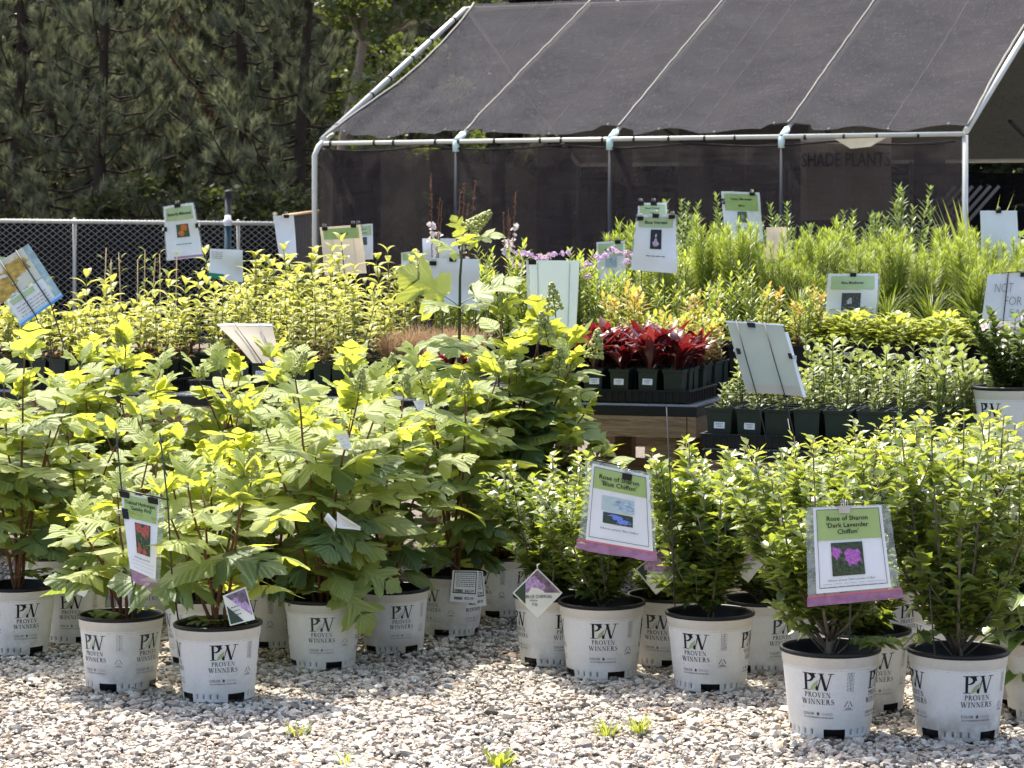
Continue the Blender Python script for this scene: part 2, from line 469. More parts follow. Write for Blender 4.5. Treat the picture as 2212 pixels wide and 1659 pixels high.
M_gard = leafmat('gardenia_leaf', (0.03, 0.055, 0.018), (0.08, 0.11, 0.03), (0.16, 0.22, 0.03), 0.30, 0.25, 0.6)
M_varieg = leafmat('cream_edged_leaf', (0.55, 0.58, 0.32), (0.66, 0.68, 0.40), (0.6, 0.62, 0.25), 0.36, 0.35, 0.5)
M_vargreen = leafmat('variegated_leaf_centre', (0.10, 0.18, 0.04), (0.18, 0.28, 0.06), (0.35, 0.48, 0.05), 0.38, 0.35, 0.5)
M_fuzz = leafmat('brown_fuzzy_leaf', (0.26, 0.17, 0.10), (0.38, 0.26, 0.16), (0.4, 0.26, 0.14), 0.35, 0.6, 0.2)
M_fuzzlit = leafmat('dry_leaf_bit', (0.10, 0.06, 0.03), (0.26, 0.17, 0.09), (0.25, 0.15, 0.07), 0.2, 0.7, 0.2)
M_petal = leafmat('white_petal', (0.75, 0.68, 0.66), (0.85, 0.80, 0.78), (0.8, 0.7, 0.7), 0.35, 0.5, 0.3)
M_lilac = leafmat('lilac_petal', (0.50, 0.34, 0.55), (0.68, 0.50, 0.68), (0.7, 0.5, 0.7), 0.35, 0.5, 0.3)
M_yucca = leafmat('yucca_leaf', (0.18, 0.24, 0.06), (0.32, 0.36, 0.12), (0.4, 0.45, 0.08), 0.30, 0.4, 0.4)
M_needle = leafmat('pine_needle', (0.080, 0.094, 0.062), (0.30, 0.32, 0.21), (0.28, 0.31, 0.15), 0.28, 0.5, 0.35)
M_candle = leafmat('pine_candle', (0.27, 0.27, 0.14), (0.36, 0.35, 0.19), (0.3, 0.3, 0.1), 0.25, 0.6, 0.2)
M_needlebrown = leafmat('dead_needle', (0.13, 0.065, 0.035), (0.20, 0.10, 0.055), (0.25, 0.12, 0.05), 0.25, 0.7, 0.2)
M_broad = leafmat('broad_tree_leaf', (0.055, 0.080, 0.025), (0.12, 0.145, 0.045), (0.20, 0.25, 0.04), 0.36, 0.42, 0.35)
M_under = leafmat('undergrowth_leaf', (0.028, 0.036, 0.016), (0.085, 0.095, 0.036), (0.14, 0.17, 0.04), 0.30, 0.5, 0.3)
M_trunk = plain('pine_trunk', (0.050, 0.036, 0.028), 0.9, 0.1, var=0.5, scale=6, bmp=0.6)
M_trunkgrey = plain('pale_trunk', (0.20, 0.165, 0.13), 0.9, 0.1, var=0.5, scale=7, bmp=0.8)
M_grass = leafmat('grass_blade', (0.16, 0.22, 0.03), (0.32, 0.38, 0.06), (0.5, 0.55, 0.05), 0.4)

# ---------------------------------------------------------------- the ground
def mat_ground():
    m, nt, out = newmat('gravel_bed')
    co = coords(nt)
    n1 = noise(nt, 60, 5, 0.7, co); n2 = noise(nt, 1.2, 4, 0.6, co)
    base = ramp(nt, n1, [(0.3, (0.05, 0.042, 0.035)), (0.5, (0.14, 0.12, 0.10)), (0.7, (0.30, 0.27, 0.22))])
    base = mixcol(nt, math_n(nt, 'MULTIPLY', n2, 0.35), base, (0.26, 0.22, 0.18))
    b = principled(nt, base, 0.9, 0.2, 0.0, bump(nt, n1, 1.0, 0.02))
    nt.links.new(b.outputs[0], out.inputs[0])
    return m
M_ground = mat_ground()
def mat_stone():
    m, nt, out = newmat('gravel_stone')
    a = nd(nt, 'ShaderNodeAttribute', attribute_name='Col')
    co = coords(nt)
    nz = noise(nt, 140, 4, 0.65, co)
    base = mixcol(nt, ramp(nt, nz, [(0.35, 0.0), (0.7, 0.45)]), a.outputs['Color'], (0.20, 0.18, 0.16))
    b = principled(nt, base, 0.85, 0.25, 0.0, bump(nt, nz, 0.5, 0.004))
    nt.links.new(b.outputs[0], out.inputs[0])
    return m
M_stone = mat_stone()

gm = MB()
xs = [-120, -40, -20, -10, -5, -2.5, 0, 2.5, 5, 10, 20, 40, 120]
ys = [-40, -5, 0, 3, 5, 6.7, 8, 9.5, 11, 13, 14, 20, 30, 45, 70, 120, 260]
gi = [[gm.vert((x, y, zg(max(y, 0.0)) - 0.012)) for x in xs] for y in ys]
for j in range(len(ys) - 1):
    for i in range(len(xs) - 1):
        gm.face([gi[j][i], gi[j][i + 1], gi[j + 1][i + 1], gi[j + 1][i]])
prop(place('ground', gm.build('ground', M_ground)), 'pale gravel yard with the pots standing on it', kind='structure')

def gravel():
    rs = np.random.RandomState(3)
    t = (1 + 5 ** 0.5) / 2
    ico = np.array([(-1, t, 0), (1, t, 0), (-1, -t, 0), (1, -t, 0), (0, -1, t), (0, 1, t), (0, -1, -t), (0, 1, -t), (t, 0, -1), (t, 0, 1), (-t, 0, -1), (-t, 0, 1)], float)
    ico /= np.linalg.norm(ico[0])
    tri = np.array([(0, 11, 5), (0, 5, 1), (0, 1, 7), (0, 7, 10), (0, 10, 11), (1, 5, 9), (5, 11, 4), (11, 10, 2), (10, 7, 6), (7, 1, 8), (3, 9, 4), (3, 4, 2), (3, 2, 6), (3, 6, 8), (3, 8, 9), (4, 9, 5), (2, 4, 11), (6, 2, 10), (8, 6, 7), (9, 8, 1)])
    parts = []
    for d0, d1, dens in ((5.7, 8.3, 6000), (8.3, 11.6, 2900), (11.6, 14.5, 600)):
        w1 = 0.225 * d1 + 1.5
        n = int(2 * w1 * (d1 - d0) * dens)
        x = rs.uniform(-w1, w1, n); y = rs.uniform(d0, d1, n)
        k = (np.abs(x) < 0.225 * y + 0.3) | (rs.uniform(0, 1, n) < .38)
        parts.append(np.stack([x[k], y[k]], 1))
    xy = np.concatenate(parts)
    n = len(xy)
    size = rs.gamma(4.5, 0.0068 / 4.5, n).clip(0.003, 0.021)
    sc = np.stack([size * rs.uniform(0.8, 1.5, n), size * rs.uniform(0.7, 1.2, n), size * rs.uniform(0.45, 0.85, n)], 1)
    V = ico[None] * rs.uniform(0.72, 1.22, (n, 12, 1)) * sc[:, None, :]
    V += rs.normal(0, 0.10, (n, 12, 3)) * size[:, None, None]
    a = rs.uniform(0, 6.28, n); ca, sa = np.cos(a)[:, None], np.sin(a)[:, None]
    tl = rs.normal(0, 0.35, n); ct, st = np.cos(tl)[:, None], np.sin(tl)[:, None]
    y1 = V[..., 1] * ct - V[..., 2] * st; z1 = V[..., 1] * st + V[..., 2] * ct
    X = V[..., 0] * ca - y1 * sa; Y = V[..., 0] * sa + y1 * ca
    zz = -0.04 * (np.minimum(xy[:, 1], 13.0) - 6.7)
    V = np.stack([X + xy[:, 0:1], Y + xy[:, 1:2], z1 + (zz - 0.008 + size * 0.25 + rs.uniform(-0.004, 0.006, n))[:, None]], 2)
    T = (tri[None] + (np.arange(n) * 12)[:, None, None]).reshape(-1, 3)
    pal = np.array([(0.56, 0.50, 0.42), (0.64, 0.60, 0.53), (0.42, 0.37, 0.31), (0.52, 0.41, 0.33), (0.26, 0.235, 0.21), (0.075, 0.07, 0.065), (0.36, 0.27, 0.20), (0.60, 0.57, 0.52)])
    ci = rs.choice(8, n, p=[0.25, 0.19, 0.16, 0.09, 0.11, 0.07, 0.05, 0.08])
    c = pal[ci] * rs.uniform(0.8, 1.15, (n, 1))
    dusty = (np.sin(xy[:, 0] * 2.1 + 1.3 * np.sin(xy[:, 1] * 1.7)) * np.cos(xy[:, 1] * 2.9 + np.sin(xy[:, 0] * 3.1)) * .5 + .5)[:, None]
    c = c * (1 - .22 * dusty) + np.array([[.10, .085, .065]]) * .5 * dusty
    C = np.concatenate([c, np.ones((n, 1))], 1)
    C = np.repeat(C, 12, axis=0)
    o = place('gravel', np_mesh('gravel', V.reshape(-1, 3), T, M_stone, col=C, smooth=False))
    prop(o, 'loose pale crushed gravel covering the yard', 'gravel', kind='stuff')
gravel()
# ---------------------------------------------------------------- the wood behind the fence
def rand_dirs(rs, n):
    v = rs.normal(0, 1, (n, 3)); return v / np.linalg.norm(v, axis=1, keepdims=True)
def needles(rs, pos, axis, per, length, width, spread, rnd_base):
    """thin needles fanning out of tufts: one triangle each"""
    n = len(pos) * per
    p = np.repeat(pos, per, 0); a = np.repeat(axis, per, 0)
    d = a + rand_dirs(rs, n) * spread * rs.uniform(0.3, 1.0, (n, 1))
    d /= np.linalg.norm(d, axis=1, keepdims=True)
    p = p - a * rs.uniform(0, 0.22, (n, 1)) + rand_dirs(rs, n) * 0.012
    s = np.cross(d, rand_dirs(rs, n)); s /= np.linalg.norm(s, axis=1, keepdims=True) + 1e-6
    L = length * rs.uniform(0.7, 1.2, (n, 1))
    V = np.stack([p - s * width * 0.5, p + s * width * 0.5, p + d * L + np.array([0, 0, -0.02]) * rs.uniform(0, 1.5, (n, 1))], 1).reshape(-1, 3)
    T = np.arange(n * 3).reshape(-1, 3)
    r = np.repeat(np.repeat(rnd_base, per) + rs.normal(0, 0.12, n), 3).clip(0, 1)
    return V, T, r
def leaf_cloud(rs, cen, size, rb):
    """broad leaves: two triangles each"""
    n = len(cen)
    d = rand_dirs(rs, n); d[:, 2] *= 0.5; d /= np.linalg.norm(d, axis=1, keepdims=True)
    s = np.cross(d, rand_dirs(rs, n)); s /= np.linalg.norm(s, axis=1, keepdims=True) + 1e-6
    L = size * rs.uniform(0.6, 1.3, (n, 1))
    V = np.stack([cen - d * L * .5, cen + s * L * .32, cen + d * L * .5, cen - s * L * .32], 1).reshape(-1, 3)
    k = np.arange(n)[:, None] * 4
    T = np.concatenate([k + np.array([[0, 1, 2]]), k + np.array([[0, 2, 3]])], 1).reshape(-1, 3)
    return V, T, np.repeat(rb, 4).clip(0, 1)

def pine_meshes(seed, H, z0, dead=0.04):
    rs = np.random.RandomState(seed); rr = random.Random(seed)
    tr = MB()
    pts = [Vector((0.12 * math.sin(z * 0.5 + seed), 0.1 * math.cos(z * 0.4 + seed), z)) for z in np.linspace(-0.2, H, 9)]
    tr.tube(pts, [0.15 * (1 - 0.85 * i / 8) + 0.02 for i in range(9)], 8)
    pos, ax, rb, cpos = [], [], [], []
    nb = 58
    for i in range(nb):
        f = (i + rr.random()) / nb
        z = z0 + (H - z0) * f
        a = i * 2.4 + rr.uniform(-0.4, 0.4)
        L = (2.5 * (1 - f) ** 0.8 + 0.35) * rr.uniform(0.7, 1.15)
        if f < 0.06: L *= 0.6
        up = rr.uniform(0.0, 0.28) + 0.35 * f
        c = Vector((0.12 * math.sin(z * 0.5 + seed), 0.1 * math.cos(z * 0.4 + seed), z))
        br = []
        for k in range(5):
            t = k / 4
            br.append(c + Vector((math.cos(a) * L * t, math.sin(a) * L * t, L * (up * t + 0.22 * t * t - 0.18 * math.sin(t * 3.14)))))
        tr.tube(br, [0.03 * (1 - 0.75 * k / 4) * (1.25 - f) + 0.004 for k in range(5)], 4, cap=False)
        nt_ = 5 + int(L * 4.2)
        for q in range(nt_):
            t = rr.uniform(0.32, 1.0)
            b = br[0].lerp(br[4], t); b.z = (br[int(t * 3.99)].z * (1 - (t * 4 % 1)) + br[min(4, int(t * 3.99) + 1)].z * (t * 4 % 1))
            side = rr.uniform(-1, 1) * (0.12 + 0.42 * (1.05 - t)) * L * 0.7
            tip = b + Vector((-math.sin(a) * side, math.cos(a) * side, rr.uniform(-0.04, 0.22) + abs(side) * 0.2))
            tip += Vector((math.cos(a), math.sin(a), 0)) * abs(side) * 0.45
            if abs(side) > 0.12: tr.tube([b, tip], [0.006, 0.004], 3, cap=False)
            d = (tip - b) if abs(side) > 0.12 else (br[4] - br[3])
            d = d.normalized() * 0.6 + Vector((0, 0, 0.55))
            d.normalize()
            pos.append(tip); ax.append(d); rb.append(rr.uniform(0.0, 1.0) ** 1.6)
            if rr.random() < 0.30: cpos.append(tip)
    pos = np.array(pos); ax = np.array(ax); rb = np.array(rb)
    V, T, r = needles(rs, pos, ax, 84, 0.26, 0.0145, 0.9, rb)
    crown = np_mesh('pine_crown', V, T, M_needle, rnd=r)
    cm = MB()
    for p in cpos:
        h = rr.uniform(0.14, 0.32)
        cm.tube([p, p + Vector((rr.uniform(-.02, .02), rr.uniform(-.02, .02), h))], [0.016, 0.006], 4, r=rr.random(), cap=False)
    return tr.build('pine_trunk', M_trunk), crown, cm.build('pine_shoots', M_candle)
PINES = [pine_meshes(11, 11.0, 1.7), pine_meshes(12, 12.5, 1.2), pine_meshes(13, 10.0, 0.7), pine_meshes(14, 12.0, 2.4)]
pine_at = [  # x in the picture, distance, variant, turn, size, label
    (35, 47.0, 0, 0.3, 1.0, 'dark pine standing at the edge of the wood behind the mesh fence, farthest left'),
    (215, 45.5, 2, 1.9, 0.92, 'pine with drooping low boughs behind the fence, second from the left edge'),
    (120, 51.0, 1, 2.2, 1.0, 'pine deeper in the wood between the two leftmost front pines'),
    (395, 50.0, 3, 0.7, 1.0, 'tall bare-stemmed pine with rusty dead needles above the butterfly sign'),
    (330, 55.0, 1, 4.0, 1.05, 'shaded pine deep in the wood left of the rusty pine'),
    (520, 46.5, 1, 5.1, 0.95, 'dense grey-green pine above the white capped fence post'),
    (610, 49.5, 0, 3.3, 0.95, 'pine with pale upright shoots beside the shade house corner'),
    (655, 45.0, 2, 2.6, 0.95, 'bushy pine touching the left corner of the shade house'),
    (470, 57.0, 3, 1.2, 1.1, 'shaded pine deep in the wood behind the dense grey-green pine'),
    (700, 55.0, 0, 5.6, 1.1, 'shaded pine just left of the leaning pale trunk'),
    (860, 56.0, 1, 0.2, 1.1, 'shaded pine right of the leaning pale trunk'),
    (20, 57.0, 2, 0.2, 1.3, 'shaded pine deep in the wood at the left edge'),
    (225, 58.0, 0, 2.2, 1.2, 'shaded pine deep in the wood behind the drooping pine'),
    (980, 52.0, 3, 4.4, 1.0, 'dark pine behind the upper end of the shade house gable'),
    (-150, 48.0, 1, 3.0, 1.0, 'dark pine reaching in at the left edge of the wood'),
]
for (px, d, k, rz, s, lab) in pine_at:
    q = P(px, HY, d)
    t = thing('pine_tree', lab, 'pine tree', (q.x, q.y, -0.25), rz, 'pines behind the fence')
    t.scale = (s, s, s)
    a, b, c = PINES[k]
    place('trunk', a, t); place('crown', b, t); place('shoots', c, t, kind='stuff')
# a bough of dead rusty needles on the bare-stemmed pine
rs = np.random.RandomState(5)
dp = rs.normal(0, 1, (60, 3)) * np.array([0.32, 0.3, 0.95]) + np.array([0.1, -0.5, 5.3])
V, T, r = needles(rs, dp, np.tile(np.array([[0, -.3, -.8]]), (60, 1)), 40, 0.22, 0.013, 1.0, rs.uniform(0, 1, 60))
pt = [o for o in bpy.data.objects if o.get('label', '').startswith('tall bare-stemmed')][0]
prop(place('dead_bough', np_mesh('dead_bough', V, T, M_needlebrown, rnd=r), pt, rot=(0, 0, -0.7)), 'bough of rusty dead needles')

def broad_tree(name, lab, px, d, trunk_pts, r0, clumps, mat_leaf, mat_trunk, lsize, per, seed, cat='tree', group=None):
    """trunk points and leaf clumps given relative to the base; clumps: (x, y, z, radius)"""
    rs = np.random.RandomState(seed)
    q = P(px, HY, d)
    t = thing(name, lab, cat, (q.x, q.y, -0.25), 0, group)
    tb = MB()
    n = len(trunk_pts)
    tb.tube(trunk_pts, [r0 * (1 - 0.6 * i / (n - 1)) for i in range(n)], 9)
    for (x, y, z, rad) in clumps:
        j = min(range(n), key=lambda i: abs(trunk_pts[i][2] - (z - 0.4)))
        b = Vector(trunk_pts[j]); e = Vector((x, y, z))
        mid = b.lerp(e, 0.5) + Vector((0, 0, -0.08))
        tb.tube([b, mid, e], [r0 * 0.28, r0 * 0.18, 0.012], 5, cap=False)
        for _ in range(4):
            o = e + Vector(rs.normal(0, 0.6, 3)) * rad
            tb.tube([mid.lerp(e, rs.uniform(0.2, 0.9)), o], [0.012, 0.005], 3, cap=False)
    place('trunk', tb.build('trunk', mat_trunk), t)
    cs, rb = [], []
    for (x, y, z, rad) in clumps:
        m = int(per * rad * rad * 9)
        g = rand_dirs(rs, m) * (rs.uniform(0, 1, (m, 1)) ** 0.45) * rad * np.array([1.15, 1.0, 0.75])
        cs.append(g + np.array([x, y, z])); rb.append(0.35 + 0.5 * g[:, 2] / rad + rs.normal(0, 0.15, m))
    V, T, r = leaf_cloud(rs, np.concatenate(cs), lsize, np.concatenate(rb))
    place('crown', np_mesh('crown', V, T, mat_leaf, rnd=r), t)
    return t
lean = [(0.0, 0, 0), (-0.1, 0, 1.4), (-0.02, 0, 2.4), (0.12, 0, 3.4), (0.3, 0, 4.2), (0.46, 0, 5.1), (0.5, 0, 6.2), (0.42, 0, 7.6), (0.6, 0, 9.0)]
rc = random.Random(4)
cl = [(rc.uniform(0.2, 2.6), rc.uniform(-1, 1), rc.uniform(3.0, 8.5), rc.uniform(0.22, 0.5)) for _ in range(26)]
cl += [(rc.uniform(-0.6, 2.9), rc.uniform(-.8, .8), rc.uniform(5.6, 9.5), rc.uniform(0.4, 0.8)) for _ in range(12)]
broad_tree('leaning_tree', 'leafy tree with a pale leaning trunk beside the shade house gable', 728, 42.0, lean, 0.125, cl, M_broad, M_trunkgrey, 0.14, 130, 21)
for k, (px, d, h, w, lab) in enumerate([
        (330, 44.0, 2.6, 1.3, 'dark round understory shrub behind the fence left of the butterfly sign'),
        (480, 46.0, 3.2, 1.2, 'understory shrub with broad leaves above the white capped fence post'),
        (95, 46.0, 2.4, 1.2, 'low understory shrub behind the fence near the left edge'),
        (600, 43.0, 2.4, 1.0, 'understory shrub behind the fence near the shade house post'),
        (880, 47.0, 6.3, 1.3, 'light green young tree leaning over the shade house gable')]):
    rc = random.Random(k + 40)
    cl = [(rc.uniform(-w, w), rc.uniform(-.7, .7), rc.uniform(0.5, h), rc.uniform(0.28, 0.5)) for _ in range(16 if k < 4 else 30)]
    broad_tree('understory_shrub' if k < 4 else 'young_tree', lab, px, d, [(0, 0, 0), (0.05, 0, h * .4), (0, 0.1, h * .8)], 0.05, cl, M_under if k < 4 else M_broad, M_trunk, 0.15, 120, k + 60, 'shrub' if k < 4 else 'tree', 'understory shrubs' if k < 4 else None)
# the wood beyond, one mass
rs = np.random.RandomState(9)
n = 130000
cen = np.stack([rs.uniform(-19, 17, n), rs.uniform(58, 66, n), rs.uniform(-0.3, 15, n)], 1)
cl_n = np.sin(cen[:, 0] * 1.3) * np.cos(cen[:, 2] * 1.1) * 0.25 + 0.4
V, T, r = leaf_cloud(rs, cen, 0.42, cl_n + rs.normal(0, 0.15, n))
prop(place('wood', np_mesh('wood', V, T, M_under, rnd=r)), 'dark mass of woodland behind the pines', 'woodland', kind='stuff')

# ---------------------------------------------------------------- chain-link fence
FA, FB = P(-320, 474, 36.0), P(668, 484, 37.0)
fdir = (FB - FA); fL = fdir.length; fu = Vector((fdir.x, fdir.y, 0)).normalized()
def fence_pt(s, z): return FA + fdir * (s / fL) + Vector((0, 0, z - 0))      # z measured from the top rail
fz = -1.85
t = thing('chain_link_fence', 'galvanised chain-link fence with black screen in front of the wood', 'fence', (0, 0, 0))
b = MB(); b.tube([fence_pt(0, 0), fence_pt(fL, 0)], 0.031, 8); place('top_rail', b.build('top_rail', M_pipe), t)
for px, rr_ in ((155, 0.030), (505, 0.026), (-190, 0.03), (660, 0.03)):
    s = (P(px, HY, 36.3).x - FA.x) / fdir.x * fL
    b = MB(); b.tube([fence_pt(s, fz) + Vector((0, .05, 0)), fence_pt(s, 0.02) + Vector((0, .05, 0))], rr_, 8)
    b.tube([fence_pt(s, 0.02) + Vector((0, .05, 0)), fence_pt(s, 0.06) + Vector((0, .05, 0))], [rr_ * 1.15, rr_ * 0.6], 8)
    place('post', b.build('post', M_pipe), t)
b = MB()
nw = int(fL / 0.0575)
for i in range(nw):
    pts = []
    s0 = i * 0.0575
    for k in range(42):
        z = 0.045 - k * 0.046
        if z < fz: break
        pts.append(fence_pt(s0 + (0.028 if (k + i) % 2 else -0.028), z) + Vector((0, -0.035 + (0.006 if k % 2 else 0), 0)))
    b.tube(pts, 0.0047, 3, cap=False)
place('wire_mesh', b.build('wire_mesh', M_steel), t, kind='stuff')
b = MB(); n = 40
row = [[b.vert(fence_pt(fL * i / n, z) + Vector((0, 0.13 + 0.03 * math.sin(i * 1.7), 0)), 0.5, (i / n * 5, z)) for i in range(n + 1)] for z in (-0.03, -1.0, fz)]
for j in range(2):
    for i in range(n): b.face([row[j][i], row[j][i + 1], row[j + 1][i + 1], row[j + 1][i]])
place('screen', b.build('screen', M_screen), t)

M_postgreen = plain('blue_green_paint', (0.01, 0.045, 0.06), 0.5, 0.4)
q = P(492, 470, 34.0)
t = thing('standpipe', 'blue-green standpipe with white cap in front of the chain-link fence', 'pipe', (q.x, q.y, -0.25))
b = MB(); b.tube([(0, 0, 0), (0, 0, 1.86)], 0.05, 10); place('pipe', b.build('pipe', M_postgreen), t)
b = MB(); b.lathe([(0.0, 2.005), (0.042, 2.0), (0.046, 1.94), (0.066, 1.93), (0.068, 1.89), (0.056, 1.88), (0.056, 1.85)], 14); place('cap', b.build('cap', M_white), t)
q2 = P(493, 420, 38.5)
t = thing('dark_post', 'dark post with a ringed head behind the chain-link fence', 'post', (q2.x, q2.y, -0.25))
b = MB(); b.tube([(0, 0, 0), (0, 0, q2.z + .2)], 0.055, 10); place('shaft', b.build('shaft', M_pipedark), t)
b = MB(); b.lathe([(0.0, q2.z + .32), (0.06, q2.z + .31), (0.07, q2.z + .27), (0.05, q2.z + .26), (0.07, q2.z + .22), (0.055, q2.z + .2)], 12); place('head', b.build('head', M_pipedark), t)

# slatted dark gate between fence and shade house
g0, g1 = P(612, 466, 33.5), P(690, 456, 31.0)
t = thing('slatted_gate', 'dark slatted gate with pale top rail beside the shade house post', 'gate', (0, 0, 0))
b = MB(); b.tube([g0, g1], 0.02, 6); place('top_rail', b.build('top_rail', M_stemdry), t)
M_slat = plain('dark_slat', (0.03, 0.026, 0.026), 0.6, 0.3, var=0.3)
sl = MB(); sl.box((-0.022, -0.006, -2.0), (0.022, 0.006, -0.03)); slm = sl.build('slat', M_slat)
ga = math.atan2(g1.y - g0.y, g1.x - g0.x)
for i in range(26):
    place('slat', slm, t, tuple(g0.lerp(g1, (i + 0.5) / 26)), (0, 0, ga))

# ---------------------------------------------------------------- shade house
H0 = Vector((-2.376, 29.0, 0)); EL, HW = 7.76, 5.62
EZ, RZ = 2.56, 4.70
GZ = -0.25
def hs(t_, s_, z): return site(H0, t_, s_, z)
house = thing('shade_house', 'gabled shade house of galvanised pipe covered in black shade cloth', 'shade house', (0, 0, 0))
bays = [0.0, EL * 0.232, EL * 0.475, EL * 0.735, EL]
ridge_over = 0.42
def ridge_t(t_): return t_ + ridge_over * (t_ / EL) ** 2
def pipe(name, pts, r=0.03, m=None, n=8):
    b = MB(); b.tube(pts, r, n); return place(name, b.build(name, m or M_pipe), house)
pipe('eave_rail', [hs(0.12, 0, EZ), hs(EL, 0, EZ + 0.01)], 0.027)
pipe('back_eave_rail', [hs(0, 2 * HW, EZ + 0.08), hs(EL + 0.6, 2 * HW, EZ + 0.08)], 0.034)
pipe('ridge_rail', [hs(0.1, HW, RZ), hs(EL + ridge_over, HW, RZ + 0.02)], 0.03)
for i, tt in enumerate(bays):
    m = M_pipe if i in (0, 4) else M_pipedark
    if i == 0:
        pipe('corner_post', [hs(0, 0, GZ), hs(0, 0, EZ - 0.14), hs(0.03, 0.05, EZ - 0.03), hs(0.09, 0.22, EZ + 0.09), hs(0.1, 0.3, EZ + 0.12)], 0.034)
    else:
        pipe('post', [hs(tt, 0.02, GZ), hs(tt, 0.02, EZ)], 0.03 if i < 4 else 0.036, m)
    rt = ridge_t(tt)
    if i in (0, 4):
        pipe('rafter', [hs(tt + (0.05 if i == 0 else 0), 0.12, EZ + 0.05), hs(rt, HW - 0.1, RZ - 0.02), hs(rt + (0.14 if i == 0 else 0), HW, RZ)], 0.040 if i == 0 else 0.038)
        if i == 0:
            for f in (0.08, 0.30, 0.42, 0.58, 0.72, 0.9):
                a = hs(tt + 0.05, 0.12, EZ + 0.05).lerp(hs(rt, HW - 0.1, RZ - 0.02), f); c = hs(tt + 0.05, 0.12, EZ + 0.05).lerp(hs(rt, HW - 0.1, RZ - 0.02), f + 0.008)
                pipe('rafter_tie', [a, c], 0.046, M_tie)
        pipe('back_rafter', [hs(tt, 2 * HW, EZ + 0.08), hs(rt, HW, RZ)], 0.034)
    else:
        a, c = hs(tt, 0.0, EZ), hs(rt, HW, RZ)
        pipe('rafter_stub', [a, a.lerp(c, 0.045)], 0.042, M_pipegreen if i < 4 else M_pipe)
        pipe('elbow', [hs(tt, 0, EZ - 0.12), hs(tt, 0, EZ + 0.01)], 0.040, M_pipegreen)
        pipe('rafter', [a.lerp(c, 0.045), c], 0.026)
    pipe('inner_post', [hs(tt * 0.96, 2 * HW, GZ), hs(tt * 0.96, 2 * HW, EZ + 0.08)], 0.035, M_pipedark)
for tt in (0.30, 0.62, 0.99):
    pipe('brace', [hs(EL * tt, 2 * HW - 0.2, EZ + 0.02), hs(EL * tt - 0.5, 2 * HW - 1.6, EZ + 0.62)], 0.03, M_pipedark)
rt_ = random.Random(8)
for i in range(18):
    tt = 0.25 + EL * 0.96 * i / 18 + rt_.uniform(-.1, .1)
    pipe('rail_tie', [hs(tt, 0, EZ), hs(tt + 0.025, 0, EZ)], 0.033, M_tie)
# front roof cloth, scalloped at the lower edge, with painted-on highlights over the rafters
def roof_pt(u, v):
    tt = u * EL
    rtt = ridge_t(tt)
    a, c = hs(tt, 0, EZ + 0.01), hs(rtt, HW, RZ + 0.035)
    lo = 0.018 + 0.016 * abs(math.sin(u * 31.0)) + (0.03 if any(abs(tt - q) < 0.25 for q in bays[1:4]) else 0)
    vv = lo + (1 - lo) * v
    p = a.lerp(c, vv)
    sag = 0.0
    for i in range(4):
        if bays[i] <= tt <= bays[i + 1]:
            f = (tt - bays[i]) / (bays[i + 1] - bays[i]); sag = math.sin(f * math.pi)
    p.z += 0.035 - 0.045 * sag * math.sin(max(0.0, min(1.0, vv)) * math.pi) - 0.012 * sag
    edge = max(0.0, 1 - u * 9)                     # left edge pulled in between its ties
    p += Vector((EX, EY, 0)) * (0.20 * math.sin(v * math.pi) ** 0.8 + 0.10) * edge * (1 - u)
    p.z += 0.035 * max(0.0, 1 - u * 5) * max(0.0, 1 - v * 2.2) * math.sin(u * 95 + v * 6)
    edge2 = max(0.0, 1 - (1 - u) * 12)
    p -= Vector((EX, EY, 0)) * (0.05 * math.sin(v * math.pi)) * edge2
    p.z += 0.005 * math.sin(u * 70 + v * 9) * (1 - v) + 0.003 * math.sin(u * 25 - v * 40) + 0.003 * math.sin(u * 11 + v * 63)
    w = (1 - v) ** 2
    p.z += 0.022 * w * w * math.sin(u * 47 + 2 * math.sin(v * 11))
    return p
b = MB(); nu, nv = 120, 44
g = [[b.vert(roof_pt(i / nu, (j / nv) ** 1.3), 0.5, (i / nu * 4, j / nv * 3)) for i in range(nu + 1)] for j in range(nv + 1)]
for j in range(nv):
    for i in range(nu): b.face([g[j][i], g[j][i + 1], g[j + 1][i + 1], g[j + 1][i]])
place('roof_cloth', b.build('roof_cloth', M_roofcloth), house)
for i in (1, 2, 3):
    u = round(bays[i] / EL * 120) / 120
    pipe('rafter_highlight', [roof_pt(u, (v / 44) ** 1.3) + Vector((0, -0.004, 0.004)) for v in range(45)], 0.011, M_trim_and_highlight, 5)  # pale colour stands in for light caught where the cloth crosses the pipe
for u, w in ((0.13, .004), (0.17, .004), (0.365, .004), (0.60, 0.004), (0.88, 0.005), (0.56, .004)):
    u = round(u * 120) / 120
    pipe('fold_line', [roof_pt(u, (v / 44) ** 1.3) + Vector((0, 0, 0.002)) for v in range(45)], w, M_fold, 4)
pipe('cloth_hem', [roof_pt(0.0, v / 20) + Vector((0, -0.01, 0.01)) for v in range(21)], 0.014, M_trim_and_highlight, 5)
pipe('cloth_hem', [roof_pt(1.0, v / 20) + Vector((0, -0.01, 0.01)) for v in range(21)], 0.016, M_trim_and_highlight, 5)
for u in np.linspace(0.03, 0.97, 12):
    p = roof_pt(float(u), 0.0)
    pipe('grommet', [p + Vector((0, -.02, 0)), p + Vector((0.02, -.02, .012))], 0.014, M_trim_and_highlight, 5)
b = MB()
g = [[b.vert(hs(EL * 1.03 * i / 20, 2 * HW - HW * j / 6, EZ + 0.1 + (RZ - EZ - 0.08) * j / 6 - 0.06 * math.sin(j / 6 * math.pi)), 0.5, (i / 20 * 4, j / 6 * 3)) for i in range(21)] for j in range(7)]
for j in range(6):
    for i in range(20): b.face([g[j][i], g[j][i + 1], g[j + 1][i + 1], g[j + 1][i]])
